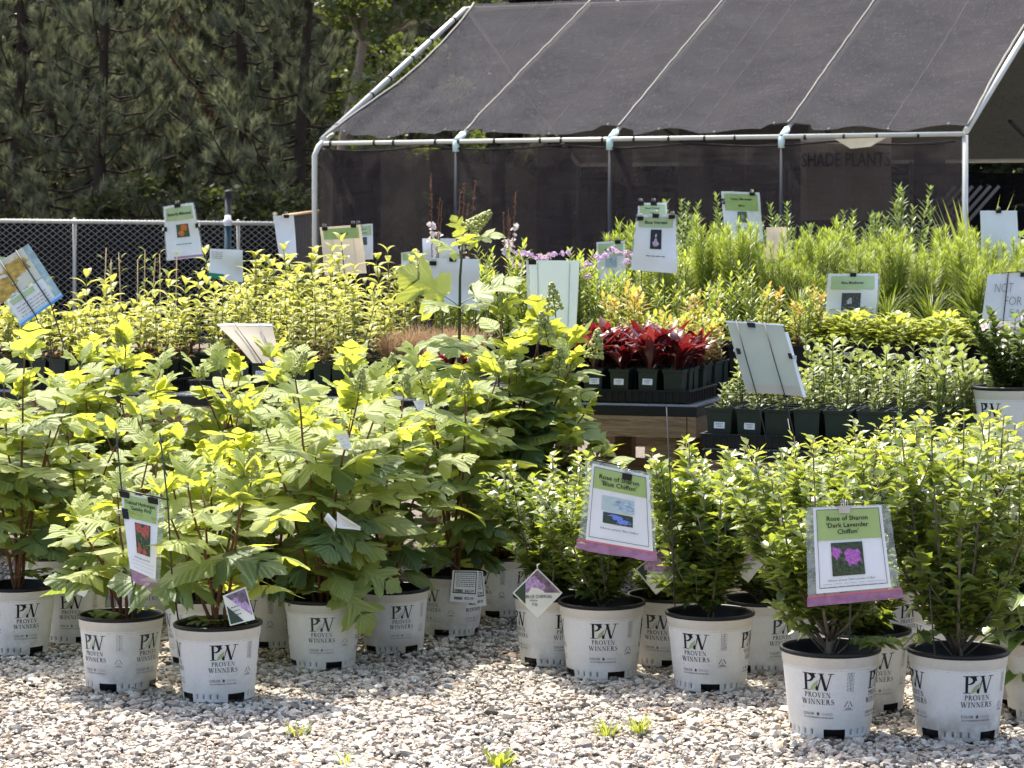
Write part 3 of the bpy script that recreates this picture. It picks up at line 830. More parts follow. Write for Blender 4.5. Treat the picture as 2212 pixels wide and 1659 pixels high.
place('back_roof_cloth', b.build('back_roof_cloth', M_backroof), house)
# side cloths, hanging in folds from the rails
def curtain(name, A, B, ztop, zbot, seed, m, droop=0.05, n=110, nz=14):
    rr = random.Random(seed); ph = [rr.uniform(0, 6.28) for _ in range(4)]
    dirv = (B - A); L = dirv.length; nr = Vector((-dirv.y, dirv.x, 0)).normalized()
    b = MB()
    g = []
    for j in range(nz + 1):
        v = j / nz; row = []
        for i in range(n + 1):
            u = i / n; x = u * L
            w = (0.05 * math.sin(x * 5 + ph[0] + v) + 0.05 * math.sin(x * 11 + ph[1] - 2 * v) + 0.03 * math.sin(x * 23 + ph[2])) * (0.35 + v)
            zt = ztop - 0.04 - droop * abs(math.sin(x * 1.9 + ph[3]))
            row.append(b.vert(A + dirv * u + nr * w + Vector((0, 0, zt + (zbot - zt) * v)), 0.5, (x * 0.5, v * 1.2)))
        g.append(row)
    for j in range(nz):
        for i in range(n): b.face([g[j][i], g[j][i + 1], g[j + 1][i + 1], g[j + 1][i]])
    return place(name, b.build(name, m), house)
curtain('front_cloth', hs(0.09, 0.03, 0), hs(EL - 0.05, 0.03, 0), EZ, GZ, 1, M_sidecloth)
curtain('end_cloth', hs(0, 0.1, 0), hs(0, 2 * HW, 0), EZ, GZ, 2, M_sidecloth, 0.03)
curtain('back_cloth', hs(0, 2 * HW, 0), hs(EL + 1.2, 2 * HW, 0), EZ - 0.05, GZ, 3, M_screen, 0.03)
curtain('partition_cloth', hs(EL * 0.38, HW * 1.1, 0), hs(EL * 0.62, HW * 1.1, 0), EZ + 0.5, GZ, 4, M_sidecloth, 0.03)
pipe('cloth_cord', [hs(0.1 + (EL - .2) * i / 40, -0.01, EZ - 0.05 - 0.05 * abs(math.sin((EL * i / 40) * 1.9 + 0.5))) for i in range(41)], 0.012, M_tie, 5)

# white lattice panel inside, right end
lat0 = hs(EL - 0.95, 1.0, 0)
t = thing('lattice_panel', 'diagonal lattice panel standing inside the shade house at its right end', 'lattice', (0, 0, 0))
M_lat = plain('grey_lattice', (0.16, 0.155, 0.15), 0.7, 0.2)
b = MB(); b.box((-0.018, -0.004, -0.62), (0.018, 0.004, 0.62)); latm = b.build('slat', M_lat)
for i in range(13):
    for sg in (1, -1):
        c = hs(EL - 1.35 + 0.1 * i, 1.0 + 0.012 * sg, 1.55)
        place('slat', latm, t, tuple(c), (0, 0.72 * sg, -TH))


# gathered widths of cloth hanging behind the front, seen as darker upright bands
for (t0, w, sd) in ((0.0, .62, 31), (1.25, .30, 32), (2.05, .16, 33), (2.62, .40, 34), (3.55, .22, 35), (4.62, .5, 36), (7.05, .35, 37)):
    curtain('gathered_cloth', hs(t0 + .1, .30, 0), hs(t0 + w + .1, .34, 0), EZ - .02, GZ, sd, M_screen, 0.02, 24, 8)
# ---------------------------------------------------------------- lettering
_tc = {}
def text2d(s, bold=0.0):
    """vertices and faces of a line of sans lettering, cap height about 0.7, starting at x = 0"""
    if (s, bold) in _tc: return _tc[(s, bold)]
    cu = bpy.data.curves.new('t', 'FONT'); cu.body = s; cu.resolution_u = 2; cu.offset = bold
    ob = bpy.data.objects.new('t', cu); COL.objects.link(ob)
    dg = bpy.context.evaluated_depsgraph_get()
    me = bpy.data.meshes.new_from_object(ob.evaluated_get(dg))
    vs = [(v.co.x, v.co.y) for v in me.vertices]; fs = [list(p.vertices) for p in me.polygons]
    bpy.data.objects.remove(ob); bpy.data.curves.remove(cu); bpy.data.meshes.remove(me)
    _tc[(s, bold)] = (vs, fs)
    return vs, fs
def strip(pts, ws):
    """quads along a line with given full widths"""
    out = []; rows = []
    for i, p in enumerate(pts):
        a = pts[max(i - 1, 0)]; c = pts[min(i + 1, len(pts) - 1)]
        dx, dy = c[0] - a[0], c[1] - a[1]; l = math.hypot(dx, dy) or 1
        w = ws[i] / 2
        rows.append(((p[0] - dy / l * w, p[1] + dx / l * w), (p[0] + dy / l * w, p[1] - dx / l * w)))
    for i in range(len(rows) - 1):
        out.append([rows[i][0], rows[i][1], rows[i + 1][1], rows[i + 1][0]])
    return out
def qd(x0, x1, y0, y1): return [(x0, y0), (x1, y0), (x1, y1), (x0, y1)]
def para(xa, xb, y0, y1, w): return [(xa, y0), (xa + w, y0), (xb + w, y1), (xb, y1)]
def arc(cx, cy, rx, ry, a0, a1, w0, w1, n=12):
    pts, ws = [], []
    for i in range(n + 1):
        a = math.radians(a0 + (a1 - a0) * i / n)
        pts.append((cx + rx * math.cos(a), cy + ry * math.sin(a))); ws.append(w0 + (w1 - w0) * abs(math.cos(a)))
    return strip(pts, ws)
def serif(ch):
    """roman capitals with thick and thin strokes: polygons and advance"""
    K, k, s = 0.15, 0.05, 0.04
    if ch == 'I': return [qd(.13, .13 + K, 0, 1), qd(.02, .4, 0, s), qd(.02, .4, 1 - s, 1)], .44
    if ch == 'P': return [qd(.12, .12 + K, 0, 1), qd(0, .42, 0, s), qd(0, .2, 1 - s, 1)] + arc(.27, .745, .32, .225, -90, 90, .05, .15), .68
    if ch == 'R': return [qd(.12, .12 + K, 0, 1), qd(0, .4, 0, s), qd(0, .2, 1 - s, 1), para(.66, .33, 0, .5, .17), qd(.62, .92, 0, s)] + arc(.27, .745, .28, .225, -90, 90, .05, .15), .86
    if ch == 'O': return arc(.5, .5, .42, .46, 0, 360, .06, .17, 26), 1.0
    if ch == 'V': return [para(.34, .07, 0, 1, .16), para(.40, .72, 0, 1, .06), qd(-.04, .34, 1 - s, 1), qd(.58, .92, 1 - s, 1)], .88
    if ch == 'W': return [para(.28, .05, 0, 1, .16), para(.34, .60, 0, 1, .055), para(.76, .50, 0, 1, .16), para(.82, 1.10, 0, 1, .06), qd(-.06, .32, 1 - s, 1), qd(.42, .76, 1 - s, 1), qd(.96, 1.3, 1 - s, 1)], 1.26
    if ch == 'E': return [qd(.12, .12 + K, 0, 1), qd(0, .68, 0, s + .01), qd(0, .66, 1 - s - .01, 1), qd(.27, .52, .5, .55), qd(.63, .68, 0, .24), qd(.61, .66, .78, 1), qd(.49, .53, .42, .64)], .74
    if ch == 'N': return [qd(.12, .17, 0, 1), qd(.74, .79, 0, 1), para(.66, .08, 0, 1, .16), qd(0, .3, 0, s), qd(-.04, .2, 1 - s, 1), qd(.62, .92, 1 - s, 1)], .94
    if ch == 'S':
        pts, ws = [], []
        for i in range(17):
            f = i / 16; a = math.radians(40 + 230 * min(f * 2, 1)) if f <= .5 else math.radians(90 - 230 * (f * 2 - 1))
            if f <= .5: pts.append((.3 + .2 * math.cos(a), .74 + .22 * math.sin(a)))
            else: pts.append((.31 + .23 * math.cos(a), .26 + .24 * math.sin(a)))
            ws.append(.06 + .11 * math.exp(-((f - .5) / .2) ** 2))
        return strip(pts, ws) + [qd(.46, .5, .74, .97), qd(.07, .11, .02, .26)], .62
    return [], .4
def serif_line(word, height, track=0.08):
    """polygons of a word, centred on x = 0, base line y = 0"""
    polys = []; x = 0
    for ch in word:
        pl, ad = serif(ch)
        for p in pl: polys.append([(a + x, c) for a, c in p])
        x += ad + track
    x -= track
    return [[((a - x / 2) * height, c * height) for a, c in p] for p in polys], x * height

# ---------------------------------------------------------------- white nursery pot
M_dimple = plain('dimple', (0.22, 0.21, 0.19), 0.7, 0.2, var=0.5, scale=60)
def pr(z): return 0.1135 + (0.1345 - 0.1135) * z / 0.2
def make_pot_body():
    n = 96; b = MB()
    zs = [0.0, 0.008, 0.026, 0.034, 0.09, 0.15, 0.198]
    notch = {}
    for c in (0, 24, 48, 72):
        for k in (-4, -3, -2, -1, 0, 1, 2, 3): notch[(c + 6 + k) % n] = 1
    def pos(k, rr, z): a = 6.28319 * k / n; return (rr * math.sin(a), -rr * math.cos(a), z)
    rings = [[b.vert(pos(k, pr(z), z)) for k in range(n)] for z in zs]
    for i in range(len(zs) - 1):
        for k in range(n):
            if notch.get(k) and i < 2: continue                      # drainage openings at the base
            near = notch.get((k + 1) % n) or notch.get((k - 1) % n) or notch.get((k + 2) % n) or notch.get((k - 2) % n)
            if i == 1 and k % 3 == 0 and not near:                    # row of dimples
                q0 = [b.vert(pos(k + f, pr(z) - .0045, z)) for f, z in ((.18, .010), (.82, .010), (.72, .023), (.28, .023))]
                oc = [rings[i][k], rings[i][(k + 1) % n], rings[i + 1][(k + 1) % n], rings[i + 1][k]]
                for e in range(4): b.face([oc[e], oc[(e + 1) % 4], q0[(e + 1) % 4], q0[e]], 0, False)
                b.face(q0, 1, False); continue
            b.face([rings[i][k], rings[i][(k + 1) % n], rings[i + 1][(k + 1) % n], rings[i + 1][k]])
    prof = [(pr(.198), .198), (0.1365, 0.2005), (0.1385, 0.226), (0.1400, 0.2285)]
    rr = [[b.vert(pos(k, r_, z)) for k in range(n)] for (r_, z) in prof]
    for i in range(len(prof) - 1):
        for k in range(n): b.face([rr[i][k], rr[i][(k + 1) % n], rr[i + 1][(k + 1) % n], rr[i + 1][k]])
    return b.build('pot_body', [M_pot, M_dimple])
def make_liner():
    b = MB()
    b.lathe([(0.0, 0.006), (0.1085, 0.006), (0.1095, 0.03), (0.1300, 0.196), (0.1318, 0.20), (0.1330, 0.232)], 48)
    return b.build('liner', M_blackpl)
def make_rim():
    b = MB()
    b.lathe([(0.1335, 0.205), (0.1345, 0.226), (0.1340, 0.2385), (0.1375, 0.2415), (0.1425, 0.2405), (0.1445, 0.2365), (0.1435, 0.2305), (0.1402, 0.2287)], 64)
    for z in (0.196, 0.212, 0.222):
        b.lathe([(0.1342, z - .003), (0.1315, z), (0.1342, z + .003)], 48)
    return b.build('rim', M_blackpl)
def make_soil():
    b = MB(); rr = random.Random(3)
    c = b.vert((0, 0, 0.196)); prev = None
    for q in (0.05, 0.095, 0.1325):
        ring = [b.vert((q * math.cos(6.28319 * k / 28), q * math.sin(6.28319 * k / 28), 0.190 + rr.uniform(-.005, .006))) for k in range(28)]
        for k in range(28):
            if prev is None: b.face([c, ring[k], ring[(k + 1) % 28]])
            else: b.face([prev[k], ring[k], ring[(k + 1) % 28], prev[(k + 1) % 28]])
        prev = ring
    for _ in range(90):                                              # bark chips
        a, q = rr.uniform(0, 6.28), 0.125 * math.sqrt(rr.random())
        p = Vector((q * math.cos(a), q * math.sin(a), 0.195 + rr.uniform(0, .006)))
        M = Matrix.Translation(p) @ Matrix.Rotation(rr.uniform(0, 6.28), 4, 'Z') @ Matrix.Rotation(rr.uniform(-.6, .6), 4, 'X')
        l = rr.uniform(.004, .012); b.box((-l, -.003, -.002), (l, .003, .002), 0, M)
    return b.build('soil', M_soil)
M_ink2 = plain('ink_faded', (0.055, 0.056, 0.06), 0.6, 0.2, var=.4, scale=60)
M_inkgrey2 = plain('ink_grey_faded', (0.22, 0.22, 0.22), 0.6, 0.2, var=.3)
M_inkpale2 = plain('ink_pale_faded', (0.40, 0.40, 0.40), 0.6, 0.2)
def make_print():
    """the printed marks: the initials with a leaf, the two words, a rule and small lines; four times round the pot"""
    b = MB()
    cnt = [0]
    def put(poly, s0, mi, lift=0.0):
        cnt[0] += 1
        e = 0.0009 + lift + (cnt[0] % 40) * 0.00001
        pts = []
        for (x, z) in poly:
            r_ = pr(z) + e; a = (s0 + x) / 0.124
            pts.append((r_ * math.sin(a), -r_ * math.cos(a), z))
        b.poly(pts, mi)
    def words(txt, cx, z, h, s0, mi, bold=0.0, wmax=None):
        vs, fs = text2d(txt, bold)
        w = max(v[0] for v in vs); k = h / 0.7
        if wmax: kx = wmax / w
        else: kx = k
        for f in fs:
            put([(cx + (vs[i][0] - w / 2) * kx, z + vs[i][1] * k) for i in f], s0, mi)
    per = 0.124 * 6.28319 / 4
    for q in range(4):
        s0 = q * per
        for w_, xc in (('P', -0.0245), ('W', 0.0135)):
            pl, w = serif_line(w_, 0.049)
            for p in pl:
                if w_ == 'W' and p[0][1] == 0 and p[3][0] - p[0][0] < 0 and p[0][0] < -0.01:
                    # the first stroke of the W is cut off by the leaf
                    m = [(p[0][0] + (p[3][0] - p[0][0]) * f, p[0][1] + (p[3][1] - p[0][1]) * f) for f in (0, .46, .72, 1)]
                    ww = p[1][0] - p[0][0]
                    put([(xc + m[2][0], .136 + m[2][1]), (xc + m[2][0] + ww, .136 + m[2][1]), (xc + m[3][0] + ww, .136 + m[3][1]), (xc + m[3][0], .136 + m[3][1])], s0, 0)
                    put([(xc + m[0][0], .136 + m[0][1]), (xc + m[0][0] + ww, .136 + m[0][1]), (xc + m[1][0] + ww, .136 + m[1][1]), (xc + m[1][0] + .002, .136 + m[1][1])], s0, 0)
                    continue
                put([(x + xc, z + 0.136) for x, z in p], s0, 0)
        lp = [(-.020, .1365), (-.013, .1375), (-.006, .1415), (-.001, .149), (.0045, .1675), (-.004, .160), (-.0115, .154), (-.0165, .1465)]
        put(lp, s0, 3 if q % 2 else 4, 0.0006)
        put([(-.020, .1362), (-.012, .1425), (-.004, .152), (.0045, .1675), (-.0025, .153), (-.0105, .1435)], s0, 3, 0.0009)
        for word, z, h in (('PROVEN', 0.1165, 0.0142), ('WINNERS', 0.0965, 0.0150)):
            pl, w = serif_line(word, h, 0.10)
            k = (0.074 if word == 'PROVEN' else 0.094) / w
            for p in pl: put([(x * k, y + z) for x, y in p], s0, 0)
        put(qd(-.046, .046, .0865, .0876), s0, 1)
        words('COLOR', -.028, .066, .0075, s0, 1, 0.012, 0.036)
        words('CHOICE', .027, .066, .0075, s0, 2, 0.0, 0.032)
        put([(.001 + .004 * math.cos(a), .0695 + .005 * math.sin(a)) for a in np.linspace(0, 6, 10)], s0, 1)
        words('FLOWERING SHRUBS', 0, .057, .0042, s0, 1, 0.01, 0.088)
        if q % 2 == 0:                                               # side column of small print and the recycling mark
            for i in range(5):
                x = .082 + i * .0042
                z = .20
                rr = random.Random(q * 7 + i)
                z = .188
                while z > .135:
                    l = rr.uniform(.004, .012); put(qd(x, x + .0011 + .0006 * (i == 2), max(z - l, .133), z), s0, 1); z -= l + .0025
            for i in range(3):
                a0, a1 = math.radians(90 + 120 * i + 14), math.radians(90 + 120 * (i + 1) - 14)
                p0 = (.088 + .0125 * math.cos(a0), .094 + .0125 * math.sin(a0)); p1 = (.088 + .0125 * math.cos(a1), .094 + .0125 * math.sin(a1))
                for qq in strip([p0, p1], [.0022, .0022]): put(qq, s0, 1)
            words('2', .088, .0895, .006, s0, 1, 0.02)
            put(qd(.073, .103, .081, .0822), s0, 1)
    return [b.build('printed_marks', ms) for ms in ([M_ink, M_inkgrey, M_inkpale, M_leafprint2, M_leafprint], [M_ink2, M_inkgrey2, M_inkpale2, M_leafprint2, M_leafprint2])]
POT_BODY, POT_LINER, POT_RIM, POT_SOIL, POT_PRINT = make_pot_body(), make_liner(), make_rim(), make_soil(), make_print()
def pot_parts(t, turn):
    for nm, me in (('pot_body', POT_BODY), ('liner', POT_LINER), ('rim', POT_RIM), ('soil', POT_SOIL)):
        place(nm, me, t, (0, 0, 0), (0, 0, turn))
    place('printed_marks', POT_PRINT[1 if R.random() < .4 else 0], t, (0, 0, 0), (0, 0, turn), kind='stuff')
def pot_thing(name, lab, cat, px, yb, s, turn, group, d=None, z=None):
    if d is None: d = dgr(yb) + 0.113 * s
    t = thing(name, lab, cat, ((px - CX) / F * d, d, zg(d) + 0.004 if z is None else z), 0, group, rot=(U(-.012, .012), U(-.02, .02), 0))
    t.scale = (s, s, s)
    pot_parts(t, math.radians(turn))
    return t

# ---------------------------------------------------------------- oakleaf hydrangea
OUT = [(.035, -.005), (.13, -.075), (.25, -.06), (.34, .0), (.47, .02), (.545, .10), (.48, .16), (.50, .23), (.36, .27), (.165, .305), (.25, .41), (.37, .47), (.47, .57), (.475, .64), (.54, .72), (.42, .70), (.33, .71), (.135, .60), (.21, .71), (.275, .77), (.225, .80), (.215, .865), (.13, .90), (.08, .95)]
def make_hleaf(seed, mat, plainish=False):
    rr = random.Random(seed); b = MB()
    k = rr.uniform(0.85, 1.08); lob = rr.uniform(0.75, 1.1)
    droop = rr.uniform(.12, .5); cup = rr.uniform(-.25, .30); tw = rr.uniform(-.3, .3)
    half = []
    for (x, y) in OUT:
        half.append((x * k * (1 + rr.uniform(-.05, .05)), y + rr.uniform(-.015, .015)))
    left = [(-x * (1 + rr.uniform(-.06, .06)), y + rr.uniform(-.02, .02)) for x, y in half][::-1]
    if plainish:
        half = [(x * (0.55 + .45 * (0.62 - abs(y - .45))), y) for x, y in half]
        half = [(.12, .02), (.22, .14), (.29, .28), (.31, .42), (.28, .56), (.22, .70), (.14, .84), (.06, .94)]
        left = [(-x, y) for x, y in half][::-1]
    out = half + [(0.0, 1.0)] + left
    ph = rr.uniform(0, 6)
    def z3(x, y):
        r2 = x * x + (y - .35) ** 2
        z = cup * abs(x) - droop * max(0, y - .15) ** 2 - 0.30 * x * x * (1.2 if cup > 0 else .8) + tw * x * (y - .3)
        z += 0.022 * math.sin(9 * x + ph) * math.sin(8 * y + ph) + 0.006 * math.sin(17 * (y - 1.1 * abs(x)))
        return (x, y - 0.12 * droop * y * y, z)
    n = len(out)
    cen = (0.0, 0.36)
    def rib(x, y):
        return (0.0, min(max(y - 0.30 * abs(x) - 0.02, 0.0), .96))
    ring3 = [b.vert(z3(x, y), 0.5, (x, y)) for x, y in out]
    def mid(f):
        return [b.vert(z3(x * (1 - f) + rib(x, y)[0] * f, y * (1 - f) + rib(x, y)[1] * f), 0.5, (x * (1 - f), y * (1 - f) + rib(x, y)[1] * f)) for x, y in out]
    ring2, ring1, ring0 = mid(.34), mid(.68), mid(1.0)
    for A, B in ((ring3, ring2), (ring2, ring1), (ring1, ring0)):
        for i in range(n - 1): b.face([A[i], A[i + 1], B[i + 1], B[i]])
    # petiole
    b.tube([(0, -.34, -.05), (0, -.2, -.015), (0, -.05, -.006), (0, .12, -.006)], [.013, .011, .011, .006], 5, mi=1)
    me = b.build('hydrangea_leaf', [mat, M_petiole])
    return me
HLEAF = {k: [make_hleaf(100 * k + i, M_hy[k], plainish=(i == 4)) for i in range(5)] for k in range(3)}
def make_panicle(seed):
    rr = random.Random(seed); b = MB()
    b.tube([(0, 0, 0), (0, 0, .7)], [.02, .012], 4, mi=1)
    for i in range(150):
        f = rr.random(); rad = (1 - f) ** .8 * .20 + .04
        a = rr.uniform(0, 6.28); p = Vector((rad * math.cos(a), rad * math.sin(a), .2 + f * .8)) * 1.0
        q = rr.uniform(.035, .06); c = rr.random()
        ids = [b.vert(p + Vector(v) * q, c) for v in ((1, 0, 0), (-1, 0, 0), (0, 1, 0), (0, -1, 0), (0, 0, 1), (0, 0, -1))]
        for t3 in ((0, 2, 4), (2, 1, 4), (1, 3, 4), (3, 0, 4), (2, 0, 5), (1, 2, 5), (3, 1, 5), (0, 3, 5)): b.face([ids[t] for t in t3])
    return b.build('flower_panicle', [M_panicle, M_stemgreen])
PANICLE = [make_panicle(1), make_panicle(2)]
def put_leaf(parent, o, d, up, L, cls, rr, name='leaf'):
    """one leaf; the petiole end sits at o, the blade points along d"""
    d = d.normalized(); s = d.cross(up)
    if s.length < 1e-3: s = Vector((1, 0, 0))
    s.normalize(); n = s.cross(d)
    me = rr.choice(HLEAF[cls])
    Mx = Matrix((s, d, n)).transposed().to_4x4()
    Mx.translation = o + d * (0.33 * L) + n * (0.05 * L)
    ob = bpy.data.objects.new(name, me); COL.objects.link(ob); ob.parent = parent
    ob.matrix_local = Mx @ Matrix.Scale(L, 4)
    return ob
def hydrangea(t, stems, seed, lsize=0.19, fresh=0.5, gap=0.075, start=0.30, pan=0.3, zsoil=0.195, low=True, minz=0.26):
    """stems: (x, y, height above soil) of each stem end, relative to the pot"""
    rr = random.Random(seed)
    sb = MB()
    for (ex, ey, hh) in stems:
        base = Vector((rr.uniform(-.03, .03), rr.uniform(-.03, .03), zsoil - .01))
        end = Vector((ex, ey, zsoil + hh))
        c1 = base + Vector((ex * .25, ey * .25, hh * .42))
        pts = []
        for i in range(9):
            u = i / 8
            p = base * (1 - u) ** 2 + c1 * 2 * u * (1 - u) + end * u * u
            pts.append(p + Vector((rr.uniform(-.006, .006), rr.uniform(-.006, .006), 0)) * (1 if 0 < i < 8 else 0))
        sb.tube(pts, [.0075 - .0045 * i / 8 for i in range(9)], 6)
        L = sum((pts[i + 1] - pts[i]).length for i in range(8))
        nn = max(3, int(L * (1 - start) / gap))
        az = rr.uniform(0, 3.14)
        for k in range(nn + 1):
            u = start + (1 - start) * k / nn
            i = min(7, int(u * 8)); f = u * 8 - i
            p = pts[i].lerp(pts[i + 1], f)
            sd = (pts[i + 1] - pts[i]).normalized()
            az += 1.57 + rr.uniform(-.35, .35)
            top = k / nn
            sz = lsize * (0.62 + 0.55 * math.sin(min(1, top * 1.05 + .12) * 3.0)) * rr.uniform(.8, 1.15)
            if top > .93: sz *= 0.6
            rel = (p.z - zsoil) / max(hh, .2)
            for q in (0, 3.1416):
                if rr.random() < (0.10 if top > .3 else 0.35): continue
                a = az + q + rr.uniform(-.3, .3)
                el = (0.75 if top > .93 else 0.32 - 0.75 * (1 - top)) + rr.uniform(-.28, .25)
                d = Vector((math.cos(a), math.sin(a), math.tan(max(-1.1, min(1.2, el)))))
                d = d.normalized() + sd * .22
                if p.z + d.normalized().z * sz * 1.25 - .22 * sz < minz: continue
                up = Vector((rr.uniform(-.4, .4), -.18 + rr.uniform(-.45, .4), 1))
                v = rel + rr.uniform(-.38, .38)
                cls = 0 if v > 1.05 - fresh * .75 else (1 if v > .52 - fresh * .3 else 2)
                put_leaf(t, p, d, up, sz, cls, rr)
        for q in range(rr.choice((2, 2, 3))):                        # young leaves at the tip
            a = rr.uniform(0, 6.28)
            put_leaf(t, end, Vector((math.cos(a) * .5, math.sin(a) * .5, 1)), Vector((math.cos(a), math.sin(a), -.2)) * -1, lsize * rr.uniform(.35, .6), 0, rr)
        if rr.random() < pan:
            s = rr.uniform(.07, .12)
            place('flower_panicle', rr.choice(PANICLE), t, tuple(end), (rr.uniform(-.3, .3), rr.uniform(-.4, .4), 0), s)
        if low and rr.random() < .5:
            a = rr.uniform(0, 6.28)
            put_leaf(t, pts[1], Vector((math.cos(a), math.sin(a), .25)), Vector((0, 0, 1)), lsize * rr.uniform(.35, .55), rr.choice((0, 1)), rr)
    place('stems', sb.build('stems', M_bark), t)
def ring_stems(rr, n, rad, h0, h1, squash=1.0):
    out = []
    for i in range(n):
        a = 6.283 * (i + rr.uniform(-.25, .25)) / n
        q = rad * rr.uniform(.55, 1.0)
        out.append((q * math.cos(a), q * math.sin(a) * squash, rr.uniform(h0, h1)))
    return out
HG = 'oakleaf hydrangeas in white pots'
HYD = [ # px, base y, scale, turn, stems n, spread, h0, h1, seed, leaf, fresh, label
    (473, 1518, 0.965, 14, 6, .20, .42, .60, 1, .185, .92, 'oakleaf hydrangea in white pot, foremost on the left, small plant tag stuck in its rim'),
    (261, 1495, 0.965, -35, 5, .19, .32, .56, 2, .165, .90, 'sparse oakleaf hydrangea in white pot standing left of the foremost hydrangea pot'),
    (698, 1447, 0.955, 2, 6, .27, .60, .86, 3, .20, .60, 'bushy oakleaf hydrangea in white pot, big lower leaves hanging over its right side'),
    (851, 1412, 0.92, 18, 6, .22, .55, .82, 4, .20, .40, 'oakleaf hydrangea in white pot standing just right of the bushy one with the hanging leaf'),
    (972, 1375, 0.95, -38, 6, .22, .55, .85, 5, .21, .25, 'dark oakleaf hydrangea in white pot with two paper price tags on its rim'),
    (36, 1416, 0.98, -62, 6, .26, .62, .92, 7, .21, .45, 'oakleaf hydrangea in white pot cut off by the left edge, green granules on the soil'),
    (160, 1390, 0.95, 6, 5, .20, .40, .62, 8, .18, .45, 'oakleaf hydrangea in white pot half hidden behind the sparse one, tag leaning on it'),
    (315, 1348, 0.97, 8, 5, .24, .45, .70, 9, .18, .75, 'oakleaf hydrangea in white pot seen behind the pink zip sign'),
    (437, 1438, 0.93, -70, 6, .26, .50, .74, 10, .18, .85, 'oakleaf hydrangea in white pot directly behind the foremost left pot'),
    (590, 1400, 0.95, -40, 6, .26, .50, .74, 11, .20, .70, 'oakleaf hydrangea in white pot between the foremost left pot and the bushy one'),
    (110, 1330, 0.97, 30, 6, .30, .62, .90, 12, .21, .20, 'dark leafy oakleaf hydrangea in the back row at the left'),
    (235, 1325, 0.97, 20, 6, .30, .70, .96, 14, .20, .45, 'oakleaf hydrangea in the back row left of the beige sign back'),
    (425, 1322, 0.97, 20, 6, .30, .62, .84, 15, .20, .60, 'oakleaf hydrangea in the back row directly below the beige sign back'),
    (560, 1326, 0.97, 20, 5, .28, .64, .90, 16, .20, .60, 'oakleaf hydrangea in the back row right of the beige sign back'),
    (730, 1345, 0.97, 20, 5, .30, .58, .84, 13, .20, .55, 'oakleaf hydrangea in the back row behind the bushy one'),
]
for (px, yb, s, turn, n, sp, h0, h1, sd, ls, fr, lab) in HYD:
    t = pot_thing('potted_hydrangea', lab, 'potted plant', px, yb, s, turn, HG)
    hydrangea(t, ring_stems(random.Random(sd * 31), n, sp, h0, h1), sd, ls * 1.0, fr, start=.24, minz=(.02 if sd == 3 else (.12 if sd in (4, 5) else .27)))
# the tall one by the bench, one long shoot above the rest
t = pot_thing('potted_hydrangea', 'tallest oakleaf hydrangea, one flower-tipped shoot rising above the bench in front of the shade cloth', 'potted plant', 1074, 1333, 0.98, -32, HG)
hydrangea(t, [(.22, -.05, .78), (.10, -.15, .70), (.36, .08, .62), (-.02, -.18, .58), (.44, -.08, .45), (.30, -.22, .50), (.12, .05, .95), (.24, .1, .88), (.05, -.2, .85), (.30, -.1, .82), (-.12, -.1, .72), (.02, -.05, 1.02), (.18, -.12, 1.0), (.32, 0, .9)], 61, .215, .5, pan=.75, gap=.062)
rr = random.Random(77); sb = MB()
top = P(990, 540, 9.7); bs = t.matrix_basis.inverted() @ top if False else None
tl = t.location; k = t.scale[0]
def loc_of(px, py, d): q = P(px, py, d); return Vector(((q.x - tl.x) / k, (q.y - tl.y) / k, (q.z - tl.z) / k))
shoot = [Vector((-.02, 0, .19)), loc_of(1000, 1000, 9.7), loc_of(990, 860, 9.7), loc_of(992, 700, 9.7), loc_of(993, 600, 9.7), loc_of(1000, 505, 9.7)]
sb.tube(shoot, [.009, .008, .0075, .0065, .0055, .004], 7)
place('shoot', sb.build('shoot', M_stemdark), t)
put_leaf(t, loc_of(990, 662, 9.7), Vector((-.85, -.1, .55)), Vector((.2, -.9, .5)), .225, 0, rr)
put_leaf(t, loc_of(992, 660, 9.7), Vector((.9, .15, .42)), Vector((-.2, -.55, 1)), .225, 1, rr)
put_leaf(t, loc_of(990, 668, 9.7), Vector((-.55, -.7, .12)), Vector((0, -.4, 1)), .16, 1, rr)
put_leaf(t, loc_of(992, 668, 9.7), Vector((.45, -.8, .2)), Vector((0, -.3, 1)), .16, 0, rr)
put_leaf(t, loc_of(998, 545, 9.7), Vector((.8, -.3, .5)), Vector((-.2, -.4, 1)), .15, 1, rr)
put_leaf(t, loc_of(998, 560, 9.7), Vector((-.7, -.4, .55)), Vector((.2, -.4, 1)), .13, 0, rr)
put_leaf(t, loc_of(998, 540, 9.7), Vector((.2, -.8, .4)), Vector((0, -.4, 1)), .13, 1, rr)
for (sy, sl, cl_) in ((735, .20, 1), (795, .20, 1), (850, .21, 1), (905, .2, 2)):
    a = rr.uniform(0, 3)
    for q in (0, 1.57, 3.14, 4.71):
        put_leaf(t, loc_of(992, sy, 9.7), Vector((math.cos(a + q), math.sin(a + q), rr.uniform(-.2, .35))), Vector((rr.uniform(-.3, .3), -.3, 1)), sl * rr.uniform(.75, 1.1), cl_, rr)
put_leaf(t, loc_of(1000, 520, 9.7), Vector((-.35, -.2, .9)), Vector((.5, -.8, .2)), .09, 0, rr)
place('flower_panicle', PANICLE[0], t, tuple(loc_of(1000, 506, 9.7)), (.25, .9, 0), .15)
for (px, py, s) in ((1200, 640, .14), (1185, 700, .14), (1280, 745, .15), (1115, 780, .12), (1205, 770, .12)):
    place('flower_panicle', PANICLE[1], t, tuple(loc_of(px, py + 45, 9.5)), (U(-.2, .2), U(-.3, .3), 0), s)

